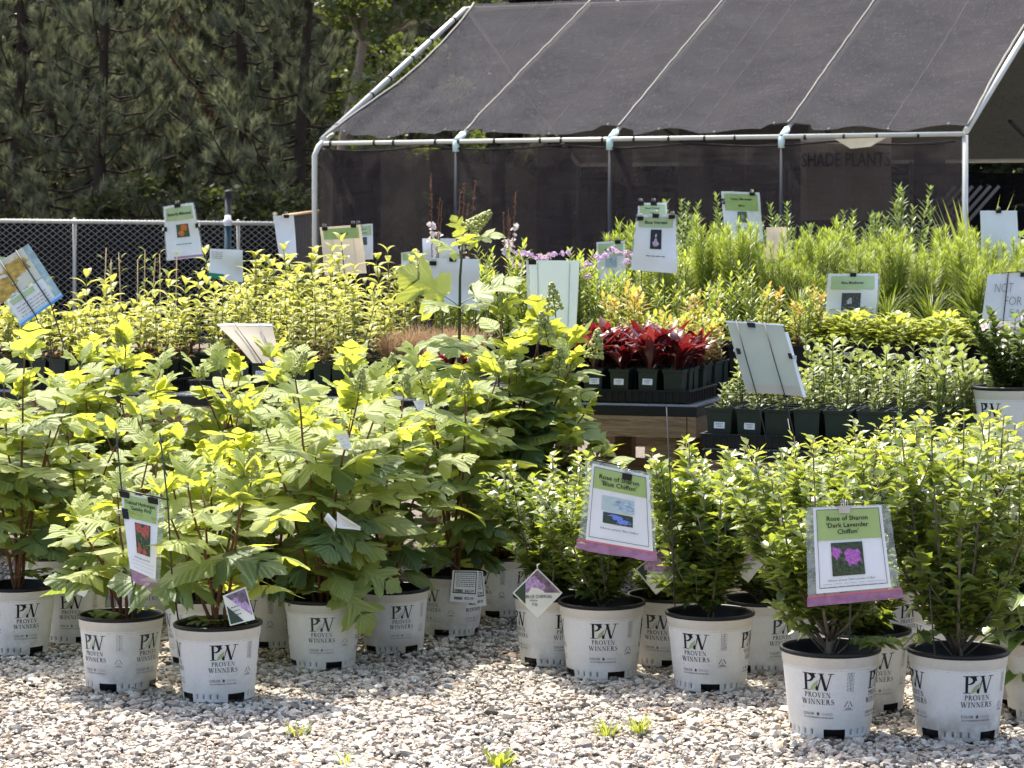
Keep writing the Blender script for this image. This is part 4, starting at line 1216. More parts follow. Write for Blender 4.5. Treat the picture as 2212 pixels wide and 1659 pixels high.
# ---------------------------------------------------------------- rose of Sharon bushes
def small_leaf(b, o, d, up, L, r, mi, rr):
    """three-lobed toothed leaf"""
    d = d.normalized(); s = d.cross(up); s.normalize(); n = s.cross(d)
    pts = [(0, 0), (.20, .16), (.40, .42), (.27, .50), (.30, .66), (.16, .72), (0, 1), (-.16, .72), (-.30, .66), (-.27, .50), (-.40, .42), (-.20, .16)]
    dr = rr.uniform(.0, .5); cu = rr.uniform(.05, .5)
    ids = [b.vert(o + s * (x * L) + d * (y * L) + n * (L * (cu * abs(x) - dr * y * y)), r) for x, y in pts]
    c = b.vert(o + d * (.45 * L) + n * (-dr * .2 * L - .03 * L), r)
    for i in range(12): b.face([ids[i], ids[(i + 1) % 12], c], mi)
def make_hibiscus(seed, H, Wd, nst, nleaf, bare=0.12, trunk=0.05):
    rr = random.Random(seed); st = MB(); fo = MB()
    tw = []
    st.tube([(0, 0, -.02), (rr.uniform(-.01, .01), 0, trunk * .5), (0, 0, trunk)], [.013, .012, .011], 7)
    for i in range(nst):
        a = 6.283 * i / nst + rr.uniform(-.3, .3); q = Wd * rr.uniform(.35, 1.0)
        e = Vector((q * math.cos(a), q * math.sin(a), H * rr.uniform(.72, 1.0)))
        c = Vector((e.x * .75, e.y * .75, H * .28))
        b0 = Vector((0, 0, trunk * rr.uniform(.3, 1)))
        pts = [b0 * (1 - u) ** 2 + c * 2 * u * (1 - u) + e * u * u for u in (0, .15, .3, .45, .6, .75, .9, 1)]
        st.tube(pts, [.006 - .0042 * k / 7 for k in range(8)], 5)
        tw.append(pts)
        for _ in range(rr.choice((2, 3, 4))):
            k = rr.randrange(1, 6); s0 = pts[k]
            e2 = s0 + Vector((rr.uniform(-1, 1) * Wd * .55, rr.uniform(-1, 1) * Wd * .55, H * rr.uniform(.14, .36)))
            e2.z = min(e2.z, H)
            p2 = [s0.lerp(e2, u) + Vector((0, 0, -.02 * math.sin(u * 3.14))) for u in (0, .33, .66, 1)]
            st.tube(p2, [.003, .0026, .002, .0013], 4); tw.append(p2)
    per = nleaf // len(tw)
    for pts in tw:
        n = len(pts)
        m = int(per * (1.35 if n == 8 else .8))
        for i in range(m):
            u = (i + rr.random()) / m
            if n == 8: u = bare + (1 - bare) * u
            k = min(n - 2, int(u * (n - 1))); f = u * (n - 1) - k
            p = pts[k].lerp(pts[k + 1], f)
            if p.z < H * bare * 1.1 and rr.random() < .7: continue
            ax = (pts[k + 1] - pts[k]).normalized()
            a = rr.uniform(0, 6.28); o = Vector((math.cos(a), math.sin(a), rr.uniform(-.35, .75)))
            d = o + ax * .55
            L = rr.uniform(.030, .054) * (1.05 if u < .85 else .8)
            top = p.z / H
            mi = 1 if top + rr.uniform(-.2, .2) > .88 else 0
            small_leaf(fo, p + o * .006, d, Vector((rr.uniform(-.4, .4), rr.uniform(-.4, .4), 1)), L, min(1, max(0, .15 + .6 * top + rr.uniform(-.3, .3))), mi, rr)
    return st.build('stems', M_barkgrey), fo.build('foliage', [M_hib, M_hibtop])
HIB = [make_hibiscus(1, .60, .27, 13, 2700, .08), make_hibiscus(2, .60, .21, 12, 2400, .08), make_hibiscus(3, .66, .25, 12, 2300, .17, .07), make_hibiscus(4, .72, .30, 15, 3000, .12), make_hibiscus(5, .44, .24, 11, 1500, .04, .03), make_hibiscus(6, .62, .27, 13, 2700, .08), make_hibiscus(7, .70, .24, 10, 2100, .1)]
BG = 'rose of Sharon shrubs in white pots'
HIBS = [ # px, base y, pot scale, turn, variant, plant scale, plant turn, label
    (1793, 1595, 1.0, -24, 2, 1.0, 0.4, 'rose of Sharon shrub in white pot behind the lavender flower sign, forked stem'),
    (2068, 1602, 1.0, 15, 3, 1.0, 2.2, 'rose of Sharon shrub in white pot with thick bare stem, nearest the right corner'),
    (1534, 1495, 1.0, -27, 1, 1.0, 1.1, 'upright narrow rose of Sharon shrub in dented white pot right of the blue flower sign'),
    (1300, 1468, 1.015, 0, 0, .86, 2.9, 'broad rose of Sharon shrub in white pot under the blue flower sign'),
    (1194, 1441, 0.97, 22, 5, .88, 0.9, 'rose of Sharon shrub in white pot with a diamond tag hanging in front of it'),
    (1440, 1441, 0.97, 70, 4, .9, 2.0, 'low rose of Sharon shrub in white pot wedged behind the broad and the narrow one'),
    (1645, 1455, 0.98, 28, 0, .95, 4.4, 'rose of Sharon shrub in white pot behind and right of the dented pot'),
    (1870, 1541, 0.98, 12, 4, .9, 1.4, 'low rose of Sharon shrub in shaded white pot between the two front right pots'),
    (2062, 1480, 0.98, 5, 3, .95, 3.6, 'rose of Sharon shrub in white pot directly behind the thick-stemmed one'),
    (1760, 1425, 0.98, 40, 5, .95, 5.2, 'rose of Sharon shrub in the back row above the lavender flower sign'),
    (1905, 1418, 0.98, 40, 3, .90, 0.2, 'rose of Sharon shrub in the back row between the two right front shrubs'),
    (2165, 1440, 0.98, 40, 0, 1.12, 2.4, 'rose of Sharon shrub in the back row at the right edge'),
    (1900, 1375, 0.98, 40, 6, .80, 4.2, 'rose of Sharon shrub in the last row left of the gardenia'),
    (2030, 1370, 0.98, 40, 6, 1.0, 2.2, 'tall rose of Sharon shrub in the last row just below the gardenia'),
    (2190, 1530, 0.98, 40, 5, 1.05, 5.0, 'rose of Sharon shrub wedged behind the variegated plant'),
    (1545, 1400, 0.95, 10, 1, .92, 3.0, 'rose of Sharon shrub in the back row below the large tilted sign back'),
]
for (px, yb, s, turn, k, ps, pt_, lab) in HIBS:
    t = pot_thing('potted_hibiscus', lab, 'potted plant', px, yb, s, turn, BG)
    place('stems', HIB[k][0], t, (0, 0, .195), (0, 0, pt_), ps)
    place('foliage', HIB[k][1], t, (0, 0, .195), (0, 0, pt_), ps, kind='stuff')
# low leafy shoots growing out near the soil of the front pots
def sprig(t, pts, seed, n):
    rr = random.Random(seed); b = MB(); f = MB(); pts = [Vector(p) for p in pts]
    b.tube(pts, [.003 - .0018 * i / (len(pts) - 1) for i in range(len(pts))], 5)
    for i in range(n):
        u = rr.uniform(.35, 1) * (len(pts) - 1); k = min(len(pts) - 2, int(u)); p = pts[k].lerp(pts[k + 1], u - k)
        a = rr.uniform(0, 6.28)
        small_leaf(f, p, Vector((math.cos(a), math.sin(a), rr.uniform(-.3, .5))), Vector((rr.uniform(-.3, .3), -.5, 1)), rr.uniform(.03, .052), rr.random(), 0 if rr.random() < .6 else 1, rr)
    place('low_shoot', b.build('low_shoot', M_barkgrey), t); place('shoot_leaves', f.build('shoot_leaves', [M_hib, M_hibtop]), t, kind='stuff')
by = {o['label']: o for o in bpy.data.objects if o.name.startswith(('potted_hib', 'potted_hyd'))}
A_ = [o for l, o in by.items() if l.startswith('rose of Sharon shrub in white pot behind the lavender')][0]
B_ = [o for l, o in by.items() if 'nearest the right corner' in l][0]
C_ = [o for l, o in by.items() if 'in dented white pot' in l][0]
sprig(A_, [(.0, 0, .2), (.05, -.06, .26), (.10, -.09, .27), (.145, -.10, .265)], 1, 26)
sprig(A_, [(.0, 0, .2), (-.07, -.03, .28), (-.13, -.04, .33), (-.17, -.05, .37)], 2, 14)
sprig(A_, [(.0, 0, .2), (.03, .0, .27), (.09, .02, .33), (.13, .03, .35)], 3, 20)
sprig(B_, [(.0, 0, .2), (-.06, -.04, .27), (-.13, -.05, .29), (-.17, -.07, .25)], 4, 14)
sprig(B_, [(.0, 0, .2), (.08, -.03, .28), (.15, -.05, .33), (.2, -.05, .36)], 5, 16)
dm = POT_BODY.copy()                                                 # the dented pot has a wall of its own
for v in dm.vertices:
    a = math.atan2(v.co.x, -v.co.y) - math.radians(43); z = v.co.z - .105
    g = .009 * math.exp(-(a / .26) ** 2 - (z / .03) ** 2) - .004 * math.exp(-((a - .5) / .2) ** 2 - ((z + .02) / .03) ** 2)
    r_ = math.hypot(v.co.x, v.co.y); k = (r_ - g) / r_
    v.co.x *= k; v.co.y *= k
for c in C_.children:
    if c.name.startswith('pot_body'): c.data = dm
    if c.name.startswith('liner'): c.scale = (.91, .91, 1)
# big leaves hanging over the rim of the bushy hydrangea
G_ = [o for l, o in by.items() if l.startswith('bushy oakleaf')][0]
rr = random.Random(15)
for (x, y, z, dx, dy, dz, L) in ((.06, -.08, .31, .62, -.5, -.8, .175), (.10, -.05, .36, .8, -.3, -.3, .16), (.04, -.10, .34, .25, -.7, -.2, .15)):
    put_leaf(G_, Vector((x, y, z)), Vector((dx, dy, dz)), Vector((.15, -.9, .55)), L, 2 if L > .18 else 1, rr)
# green feed granules on the soil of the pot at the left edge
L_ = [o for l, o in by.items() if 'green granules' in l][0]
gb = MB(); M_gran = plain('green_granule', (.02, .16, .09), .6, .3, var=.3)
for i in range(220):
    a, q = rr.uniform(-1.2, .6), .12 * math.sqrt(rr.random())
    p = Vector((q * math.cos(a), q * math.sin(a), .198 + rr.uniform(0, .004))); s_ = rr.uniform(.0018, .0032)
    gb.box((p.x - s_, p.y - s_, p.z - s_), (p.x + s_, p.y + s_, p.z + s_))
place('granules', gb.build('granules', M_gran), L_, kind='stuff')
# ---------------------------------------------------------------- benches
M_grate = plain('grey_grating', (0.30, 0.31, 0.32), 0.5, 0.4, var=0.2)
OA = (0.783, 10.2); OC = (2.53, 11.5); OB = (0.767, 9.75)
def bench(label, o, t0, t1, s0, s1, z, front=True, group='plant benches'):
    root = site(o, t0, s0, 0); d = root.y
    t = thing('plant_bench', label, 'bench', (root.x, root.y, 0), -TH, group)
    L, W = t1 - t0, s1 - s0
    b = MB(); b.box((0, 0, z - .045), (L, W, z - .006)); place('deck', b.build('deck', M_blackpl), t)
    g = MB()
    n = int(W / .04)
    for i in range(n): g.box((.005, .02 + i * .04, z - .006), (L - .005, .032 + i * .04, z))
    for i in range(int(L / .12)): g.box((.03 + i * .12, .01, z - .0065), (.042 + i * .12, W - .01, z - .001))
    place('grating', g.build('grating', M_grate), t, kind='stuff')
    if front:
        b = MB(); b.box((.0, -.002, z - .137), (L - .045, .036, z - .048)); place('front_board', b.build('front_board', M_wood), t)
        b = MB(); b.box((L - .041, -.002, z - .137), (L - .002, W, z - .048)); place('end_board', b.build('end_board', M_wood), t)
        b = MB(); b.box((.0, W - .038, z - .137), (L - .045, W, z - .048)); place('back_board', b.build('back_board', M_wood), t)
    k = max(2, int(L / 1.1) + 1)
    b = MB(); b.box((-.045, -.045, 0), (.045, .045, 1.0)); lm = b.build('leg', M_wood)
    zb = -0.26
    for i in range(k):
        for y in (.09, W - .09):
            if t.name.startswith('x'): continue
            place('leg', lm, t, (.1 + (L - .25) * i / (k - 1), y, zb), (0, 0, 0), (1, 1, z - .140 - zb))
    b = MB(); b.box((.0, .08, z - .45), (L - .05, .118, z - .36)); place('stretcher', b.build('stretcher', M_wood), t)
    return t
ZD = 0.69
bench('long timber bench with black deck behind the hydrangeas, red-leaved plants at its right end', OA, -4.1, 0.0, 0.0, 1.2, ZD)
bench('second timber bench standing close behind the long one, crowded with tall seedlings', OA, -4.4, 0.25, 1.32, 2.6, ZD)
bench('lower bench at the right carrying the tray of dark green square pots', OB, 0.0, 2.4, 0.0, 1.15, 0.55)
bench('bench at the right carrying the bins of lime-yellow mounds', OC, -1.8, 0.3, 0.0, 1.1, ZD)
bench('bench behind the lime-yellow mounds, packed with feathery green plants', OC, -2.6, 0.3, 1.2, 2.5, ZD)
bench('rear bench in front of the shade house carrying the tall leafy shrubs', OC, -2.9, 0.9, 3.3, 4.5, 0.62)

# ---------------------------------------------------------------- trays, square pots, bins
def tray(label, o, t0, s0, w, dp, z, group='black plant trays'):
    p = site(o, t0, s0, z)
    t = thing('plant_tray', label, 'tray', tuple(p), -TH, group)
    b = MB()
    b.box((.012, .012, 0), (w - .012, dp - .012, .006))
    for (x0, y0, x1, y1) in ((0, 0, w, .012), (0, dp - .012, w, dp), (0, .0121, .012, dp - .0121), (w - .012, .0121, w, dp - .0121)):
        b.box((x0, y0, .0061), (x1, y1, .05))
    place('base', b.build('base', M_blackpl), t)
    b = MB()
    for (x0, y0, x1, y1) in ((-.008, -.008, w + .008, .004), (-.008, dp - .004, w + .008, dp + .008), (-.008, .0041, .004, dp - .0041), (w - .004, .0041, w + .008, dp - .0041)):
        b.box((x0, y0, .05), (x1, y1, .058))
    place('lip', b.build('lip', M_blackpl), t)
    b = MB()
    for i in range(int(w / .03)): b.box((.01 + i * .03, -.004, .004), (.019 + i * .03, .0, .049))
    for i in range(int(dp / .03)): b.box((w, .01 + i * .03, .004), (w + .004, .019 + i * .03, .049))
    place('ribs', b.build('ribs', M_blackpl), t, kind='stuff')
def square_pot(top, bot, h, soil, m):
    b = MB()
    def ring(q, z): return [b.vert(p) for p in ((-q, -q, z), (q, -q, z), (q, q, z), (-q, q, z))]
    rs_ = [ring(bot, 0), ring(top - .005, h - .014), ring(top - .001, h - .013), ring(top, h), ring(top - .003, h), ring(top - .006, soil)]
    for i in range(5):
        for k in range(4): b.face([rs_[i][k], rs_[i][(k + 1) % 4], rs_[i + 1][(k + 1) % 4], rs_[i + 1][k]], 0, False)
    b.face(rs_[5], 1, False); b.face(rs_[0][::-1], 0, False)
    return b.build('square_pot', [m, M_soil])
SQ = square_pot(.047, .036, .14, .125, M_greenpl)
SQ2 = square_pot(.057, .044, .155, .135, M_greenpl)
SQB = square_pot(.098, .082, .19, .175, M_blackpl)
def round_pot(r1, r0, h, m):
    b = MB(); b.lathe([(0, .002), (r0, .002), (r1 * .97, h - .02), (r1, h - .019), (r1 * 1.01, h), (r1 * .96, h), (r1 * .93, h - .025)], 20)
    b.lathe([(r1 * .94, h - .025), (0, h - .022)], 20, 1)
    return b.build('round_pot', [m, M_soil])
RP = round_pot(.10, .08, .19, M_blackpl)
lb = MB(); lb.box((-.022, -.0015, -.013), (.022, 0, .013))
for i in range(3): lb.box((-.016 + .003 * i, -.0022, .006 - .006 * i), (.015 - .003 * i, -.0016, .0075 - .006 * i), 1)
LABEL = lb.build('label', [M_white, M_inkgrey])

# ---------------------------------------------------------------- small plants
def seedling(seed, H, nst=1, L0=.068, W0=.021, yel=.45):
    rr = random.Random(seed); st = MB(); fo = MB()
    for _ in range(nst):
        e = Vector((rr.uniform(-.03, .03), rr.uniform(-.03, .03), H * rr.uniform(.8, 1)))
        b0 = Vector((rr.uniform(-.015, .015), rr.uniform(-.015, .015), 0))
        pts = [b0.lerp(e, u) + Vector((.006 * math.sin(u * 5 + seed), 0, 0)) for u in (0, .25, .5, .75, 1)]
        st.tube(pts, [.0032, .003, .0026, .0022, .0015], 4)
        n = int(e.z / .034); a = rr.uniform(0, 3)
        for k in range(n + 1):
            u = .06 + .94 * k / n
            p = b0.lerp(e, u); a += 1.571 + rr.uniform(-.3, .3)
            mi = 2 if u + rr.uniform(-.1, .1) < .20 else (1 if u + rr.uniform(-.2, .2) < 1 - yel else 0)
            for q in (0, 3.14):
                if rr.random() < (.35 if mi == 2 else .06): continue
                aa = a + q + rr.uniform(-.3, .3)
                el = rr.uniform(.15, .6) if u < .95 else rr.uniform(.7, 1.4)
                fo.leaf(p, (math.cos(aa), math.sin(aa), el), (0, 0, 1), L0 * rr.uniform(.7, 1.2) * (1 if u < .92 else .75), W0 * rr.uniform(.8, 1.25), rr.uniform(.9, 1.9) if mi < 2 else rr.uniform(1.6, 2.6), .35, rr.random(), mi, (0, .7, 1, .75, .4, 0))
    return st.build('stem', M_stemgreen), fo.build('foliage', [M_yel, M_yelmid, M_yelold])
def rosette(seed, n, L, mats, W=.03, el=(.4, 2.2), bend=(.4, 1.7)):
    rr = random.Random(seed); fo = MB()
    for i in range(n):
        a = i * 2.4 + rr.uniform(-.3, .3); e = rr.uniform(*el)
        fo.leaf((math.cos(a) * .008, math.sin(a) * .008, rr.uniform(0, .03)), (math.cos(a), math.sin(a), e), (0, 0, 1), L * rr.uniform(.6, 1.15), W * rr.uniform(.7, 1.15), rr.uniform(*bend), .3, rr.random(), 0 if rr.random() < .6 else 1, (.22, .45, .85, 1, .7, 0))
    return fo.build('foliage', mats)
def bushy(seed, H, rad, nst, mats, L, W, gap, el=(.3, .9), bend=(.1, .7), old=.0, spread=.5, stem_m=None, prof=(0, .8, 1, .65, 0), rw=3):
    """several stems set with leaves all round"""
    rr = random.Random(seed); st = MB(); fo = MB()
    for i in range(nst):
        a = 6.283 * i / nst + rr.uniform(-.4, .4); q = rad * rr.uniform(.3, 1)
        e = Vector((q * math.cos(a), q * math.sin(a), H * rr.uniform(.7, 1)))
        b0 = Vector((e.x * .25, e.y * .25, 0)); c = Vector((e.x * spread, e.y * spread, e.z * .5))
        pts = [b0 * (1 - u) ** 2 + c * 2 * u * (1 - u) + e * u * u for u in (0, .25, .5, .75, 1)]
        st.tube(pts, [.0032, .0028, .0024, .002, .0012], 4)
        n = max(3, int((e - b0).length / gap)); az = rr.uniform(0, 6)
        for k in range(n + 1):
            u = (k + .6) / (n + 1)
            j = min(3, int(u * 4)); p = pts[j].lerp(pts[j + 1], u * 4 - j)
            for w in range(rw):
                az += 6.283 / rw + rr.uniform(-.4, .4)
                mi = len(mats) - 1 if (len(mats) > 1 and u + rr.uniform(-.15, .15) < old) else (1 if len(mats) > 2 and rr.random() < .4 else 0)
                ee = rr.uniform(*el) + (.6 if u > .9 else 0)
                fo.leaf(p, (math.cos(az), math.sin(az), ee), (0, 0, 1), L * rr.uniform(.65, 1.2) * (1 if u < .88 else .7), W * rr.uniform(.8, 1.2), rr.uniform(*bend), .3, min(1, max(0, u * .7 + rr.uniform(-.1, .4))), mi, prof)
            az += .7
    return st.build('stem', stem_m or M_stemgreen), fo.build('foliage', mats)
def mound(seed, rad, H, n, m, L, W):
    rr = random.Random(seed); fo = MB()
    for i in range(n):
        a = rr.uniform(0, 6.28); q = rad * math.sqrt(rr.random())
        z = H * (1 - (q / rad) ** 2) * rr.uniform(.55, 1.05) + .005
        d = (math.cos(a) * (.3 + q / rad), math.sin(a) * (.3 + q / rad), rr.uniform(-.1, .7))
        fo.leaf((q * math.cos(a), q * math.sin(a), z), d, (0, 0, 1), L * rr.uniform(.7, 1.25), W * rr.uniform(.8, 1.2), rr.uniform(.2, 1.2), .3, min(1, max(0, z / H * .8 + rr.uniform(-.2, .2))), 0, (0, .9, 1, .6, 0))
    return fo.build('foliage', m)
SEED_TALL = [seedling(300 + i, h, n, .078, .023, .55) for i, (h, n) in enumerate(((.44, 1), (.40, 2), (.34, 1), (.48, 1), (.30, 2), (.38, 2), (.26, 2), (.42, 2), (.36, 1), (.46, 1)))]
SEED_LOW = [seedling(330 + i, h, n, .072, .030, .60) for i, (h, n) in enumerate(((.24, 2), (.28, 2), (.20, 2), (.30, 1), (.17, 3)))]
REDS = [rosette(350 + i, 30, .15, [M_redleaf, M_redgrey], .029, (.3, 2.4), (.8, 2.4)) for i in range(6)]
SAGE = [bushy(360 + i, h, .035, 3, [M_sage], .045, .021, .026, (.2, .9), (.1, .8), rw=2) for i, h in enumerate((.16, .22, .13, .27))]
LIMES = [mound(370 + i, .145, .13, 330, M_lime, .042, .027) for i in range(3)]
FEATH = [bushy(380 + i, h, .12, 9, [M_feather], .085, .0055, .0085, (.45, 1.1), (.1, .6), rw=3, prof=(.5, 1, .9, 0)) for i, h in enumerate((.62, .54, .70, .58))]
GRASSD = [rosette(390 + i, 70, .48, [M_featherdk, M_featherdk], .009, (.7, 3.0), (.7, 1.9)) for i in range(2)]
MINT = [bushy(400 + i, h, .24, 13, [M_shrub], .085, .017, .030, (.45, 1.1), (0, .5), rw=3) for i, h in enumerate((.86, .76, .92))]
ORNG = [bushy(410 + i, h, .06, 4, [M_lime, M_orange, M_yelold], .060, .017, .020, (.3, 1.0), (.2, .9), .18, rw=2) for i, h in enumerate((.28, .36, .22))]
GREENL = [bushy(415 + i, h, .07, 5, [M_feather, M_lime, M_featherdk], .065, .014, .022, (.4, 1.1), (.1, .7), .2, rw=2) for i, h in enumerate((.42, .50, .36))]
FUZZ = [rosette(420 + i, 170, .16, [M_fuzz, M_fuzz], .003, (.6, 4.0), (.2, 1.5)) for i in range(2)]
GARD = bushy(430, .30, .19, 17, [M_gard, M_shrub, M_gard], .055, .024, .022, (.1, .8), (.1, .9), .5, rw=3)
DARKL = bushy(431, .36, .16, 9, [M_gard, M_shrub, M_gard], .085, .045, .04, (.1, .7), (.4, 1.2), .4, rw=2)
def flowers(b, c, rad, n, L, rr, up=.5):
    for _ in range(n):
        d = Vector((rr.gauss(0, 1), rr.gauss(0, 1), abs(rr.gauss(0, 1)) * up + .1)).normalized()
        p = Vector(c) + d * rad * rr.uniform(.6, 1)
        for k in range(4):
            a = 1.57 * k + rr.uniform(-.3, .3)
            s = d.cross(Vector((.2, .1, 1))).normalized(); u = s.cross(d)
            b.leaf(p, s * math.cos(a) + u * math.sin(a) + d * .35, d, L, L * .8, .4, .1, rr.random(), 0, (.2, .9, 1, 0))
def phlox(seed):
    rr = random.Random(seed)
    st, fo = bushy(seed, .46, .09, 6, [M_feather, M_lime], .075, .017, .026, (.3, .9), (.1, .7), rw=2)
    fl = MB()
    for i in range(5):
        a = 6.28 * i / 5; q = rr.uniform(.02, .09)
        flowers(fl, (q * math.cos(a), q * math.sin(a), rr.uniform(.42, .54)), .03, 16, .011, rr)
    return st, fo, fl.build('flowers', M_lilac)
def gaura(seed):
    rr = random.Random(seed); st = MB(); fl = MB()
    for i in range(4):
        e = Vector((rr.uniform(-.09, .09), rr.uniform(-.05, .05), rr.uniform(.72, .95)))
        pts = [Vector((0, 0, 0)).lerp(e, u) + Vector((.02 * math.sin(u * 3), 0, 0)) for u in (0, .3, .6, .8, 1)]
        st.tube(pts, [.004, .0035, .003, .0028, .0016], 4)
        for k in range(26):
            u = rr.uniform(.78, 1); p = pts[0].lerp(e, u) + Vector((.02 * math.sin(u * 3), 0, 0))
            q = Vector((rr.uniform(-1, 1), rr.uniform(-1, 1), 1.3)).normalized() * rr.uniform(.012, .022)
            st.tube([p, p + q], [.0028, .0012], 3)
        for k in range(7):
            u = rr.uniform(.58, .78); flowers(fl, pts[0].lerp(e, u) + Vector((.02 * math.sin(u * 3) + rr.uniform(-.012, .012), rr.uniform(-.012, .012), 0)), .010, 2, .017, rr, 1.0)
    return st.build('stem', M_bark), fl.build('flowers', M_petal)

ORD = ['first', 'second', 'third', 'fourth', 'fifth', 'sixth', 'seventh', 'eighth', 'ninth', 'tenth', 'eleventh', 'twelfth', 'thirteenth', 'fourteenth']
def grid(name, short, where, cat, group, o, t0, s0, nt, ns, step, z, pot, plants, potname='pot', scl=(.9, 1.12), label_front=0.0, jit=.006, skip=0.0, lz=.085, lh=.041, sstep=None, row0=0):
    """pots set out in rows; the pot is the thing, its plant and sticker are parts"""
    for j in range(ns):
        for i in range(nt):
            if R.random() < skip: continue
            p = site(o, t0 + i * step + U(-jit, jit), s0 + j * (sstep or step) + U(-jit, jit), z)
            ob = bpy.data.objects.new(name, None); COL.objects.link(ob)
            ob.location = p; ob.rotation_euler = (U(-.03, .03), U(-.03, .03), -TH + U(-.05, .05))
            lean = (U(-.10, .10), U(-.10, .10))
            prop(ob, '%s, %s from the left in the %s row %s' % (short, ORD[i], ORD[j + row0], where), cat, group)
            place(potname, pot, ob)
            pl = R.choice(plants); a = U(0, 6.28); s = U(*scl)
            sz = .12 if pot is SQ else (.132 if pot is SQ2 else .17)
            if isinstance(pl, tuple):
                for k, me in enumerate(pl): place(me.name.split('.')[0], me, ob, (0, 0, sz), (lean[0], lean[1], a), s, kind='stuff' if me.name.startswith(('foliage', 'flowers')) else None)
            else: place('foliage', pl, ob, (0, 0, sz), (0, 0, a), s, kind='stuff')
            if j == 0 and R.random() < label_front: place('label', LABEL, ob, (U(-.008, .008), -lh, lz), (math.radians(-4), 0, 0))
zt = ZD + .008
SG = 'yellow-leaved seedlings in square pots'
for (t0, s0, w, dp, lab) in ((-2.42, .12, .80, .44, 'black tray of tall yellow seedlings on the long bench front, right half'), (-2.42, .60, .80, .44, 'black tray of tall yellow seedlings in the middle of the long bench'), (-3.85, .10, 1.34, .44, 'black tray of low yellow seedlings at the left of the long bench'), (-3.85, .58, 1.34, .44, 'black tray of low yellow seedlings along the back of the long bench'), (-2.95, 1.42, 1.10, .56, 'black tray of tall yellow seedlings on the second bench'),
                        (-.65, .06, .60, .50, 'black tray of red-leaved plants at the right end of the long bench'), (-1.34, .06, .32, .24, 'small black tray of red-leaved plants behind the tallest hydrangea'), (-.62, .62, .58, .42, 'black tray of orange-tinged plants behind the red-leaved ones')):
    tray(lab, OA, t0, s0, w, dp, ZD + .002)
grid('seedling_pot', 'tall yellow-green seedling', 'on the long bench', 'seedling pot', SG, OA, -2.37, .17, 8, 4, .1, zt, SQ, SEED_TALL, label_front=.2, scl=(.6, 1.15), skip=.05)
grid('seedling_pot', 'tall yellow-green seedling', 'on the long bench', 'seedling pot', SG, OA, -2.37, .65, 8, 4, .1, zt, SQ, SEED_TALL, row0=4, scl=(.7, 1.35), skip=.06)
grid('seedling_pot', 'tall yellow-green seedling', 'on the second bench', 'seedling pot', SG, OA, -2.90, 1.47, 11, 5, .1, zt, SQ, SEED_TALL, scl=(.75, 1.45), skip=.08)
grid('seedling_pot', 'low broad-leaved yellow seedling', 'of the bench', 'seedling pot', SG, OA, -3.80, .15, 13, 4, .1, zt, SQ, SEED_LOW, label_front=.2, skip=.1, scl=(.7, 1.25))
grid('seedling_pot', 'low broad-leaved yellow seedling', 'of the bench', 'seedling pot', SG, OA, -3.80, .63, 13, 4, .1, zt, SQ, SEED_LOW, skip=.2, row0=4, scl=(1.0, 1.3))
grid('red_plant_pot', 'dark red leaved plant', 'at bench end', 'red plant', 'red-leaved plants', OA, -.60, .11, 5, 4, .12, zt, SQ, REDS, label_front=.8, scl=(.95, 1.65))
grid('red_plant_pot', 'half hidden red plant', 'behind hydrangea', 'red plant', 'red-leaved plants', OA, -1.28, .11, 3, 2, .1, zt, SQ, REDS, label_front=1.0, scl=(.5, .7))
grid('orange_tinged_pot', 'orange-tinged yellow plant', 'behind red plants', 'potted plant', 'orange-tinged plants', OA, -.56, .67, 5, 4, .105, zt, SQ, ORNG)
grid('fuzzy_brown_pot', 'fuzzy brown plant', 'behind the hydrangeas', 'potted plant', 'fuzzy brown plants', OA, -1.58, .45, 4, 4, .11, zt, SQ, FUZZ)
grid('green_perennial_pot', 'narrow-leaved green perennial', 'behind brown plants', 'potted plant', 'green perennials on the second bench', OA, -1.72, 1.5, 5, 4, .19, zt, RP, GREENL, 'round_pot', sstep=.2)
grid('yellow_green_bin', 'yellow-green bushy plant', 'of black bins', 'potted plant', 'yellow-green plants in bins', OA, -.72, 1.46, 5, 3, .215, zt, SQB, GREENL + [ORNG[1]], 'bin', scl=(.7, 1.0), label_front=.9, lz=.13, lh=.093)
grid('grey_green_seedling_pot', 'small grey-green seedling', 'on low bench', 'seedling pot', 'grey-green seedlings', OB, .065, .075, 7, 5, .122, .558, SQ2, SAGE, label_front=.25, skip=.04, scl=(.5, 1.0), lh=.050)
tray('long black tray of dark green square pots on the lower right bench', OB, .0, .0, .87, .63, .552)
tray('black tray of grey-green seedlings along the back of the lower right bench', OB, .25, .66, .95, .46, .552)
grid('grey_green_seedling_pot', 'taller grey-green seedling', 'at low bench back', 'seedling pot', 'grey-green seedlings', OB, .30, .71, 9, 4, .102, .558, SQ, SAGE, scl=(1.0, 1.4))
grid('grey_green_seedling_pot', 'grey-green seedling', 'beside the gardenia', 'seedling pot', 'grey-green seedlings', OB, .95, .08, 3, 4, .102, .558, SQ, SAGE, scl=(1.1, 1.5))
grid('lime_mound_bin', 'lime-yellow leafy mound', 'of black bins', 'potted plant', 'lime-yellow mounds in bins', OC, -1.36, .12, 5, 2, .215, zt, SQB, LIMES, 'bin', label_front=1.0, lz=.13, lh=.093, scl=(1.0, 1.25))
grid('feathery_plant_pot', 'feathery green plant', 'behind lime mounds', 'potted plant', 'feathery green plants', OC, -2.38, 1.34, 13, 4, .205, zt, RP, FEATH, 'round_pot', jit=.03, scl=(.72, 1.04), sstep=.27)
grid('feathery_plant_pot', 'short feathery plant', 'beside handwritten card', 'potted plant', 'feathery green plants', OC, -.36, .62, 3, 2, .22, zt, RP, FEATH[:2] + GRASSD, 'round_pot', scl=(.75, .95))
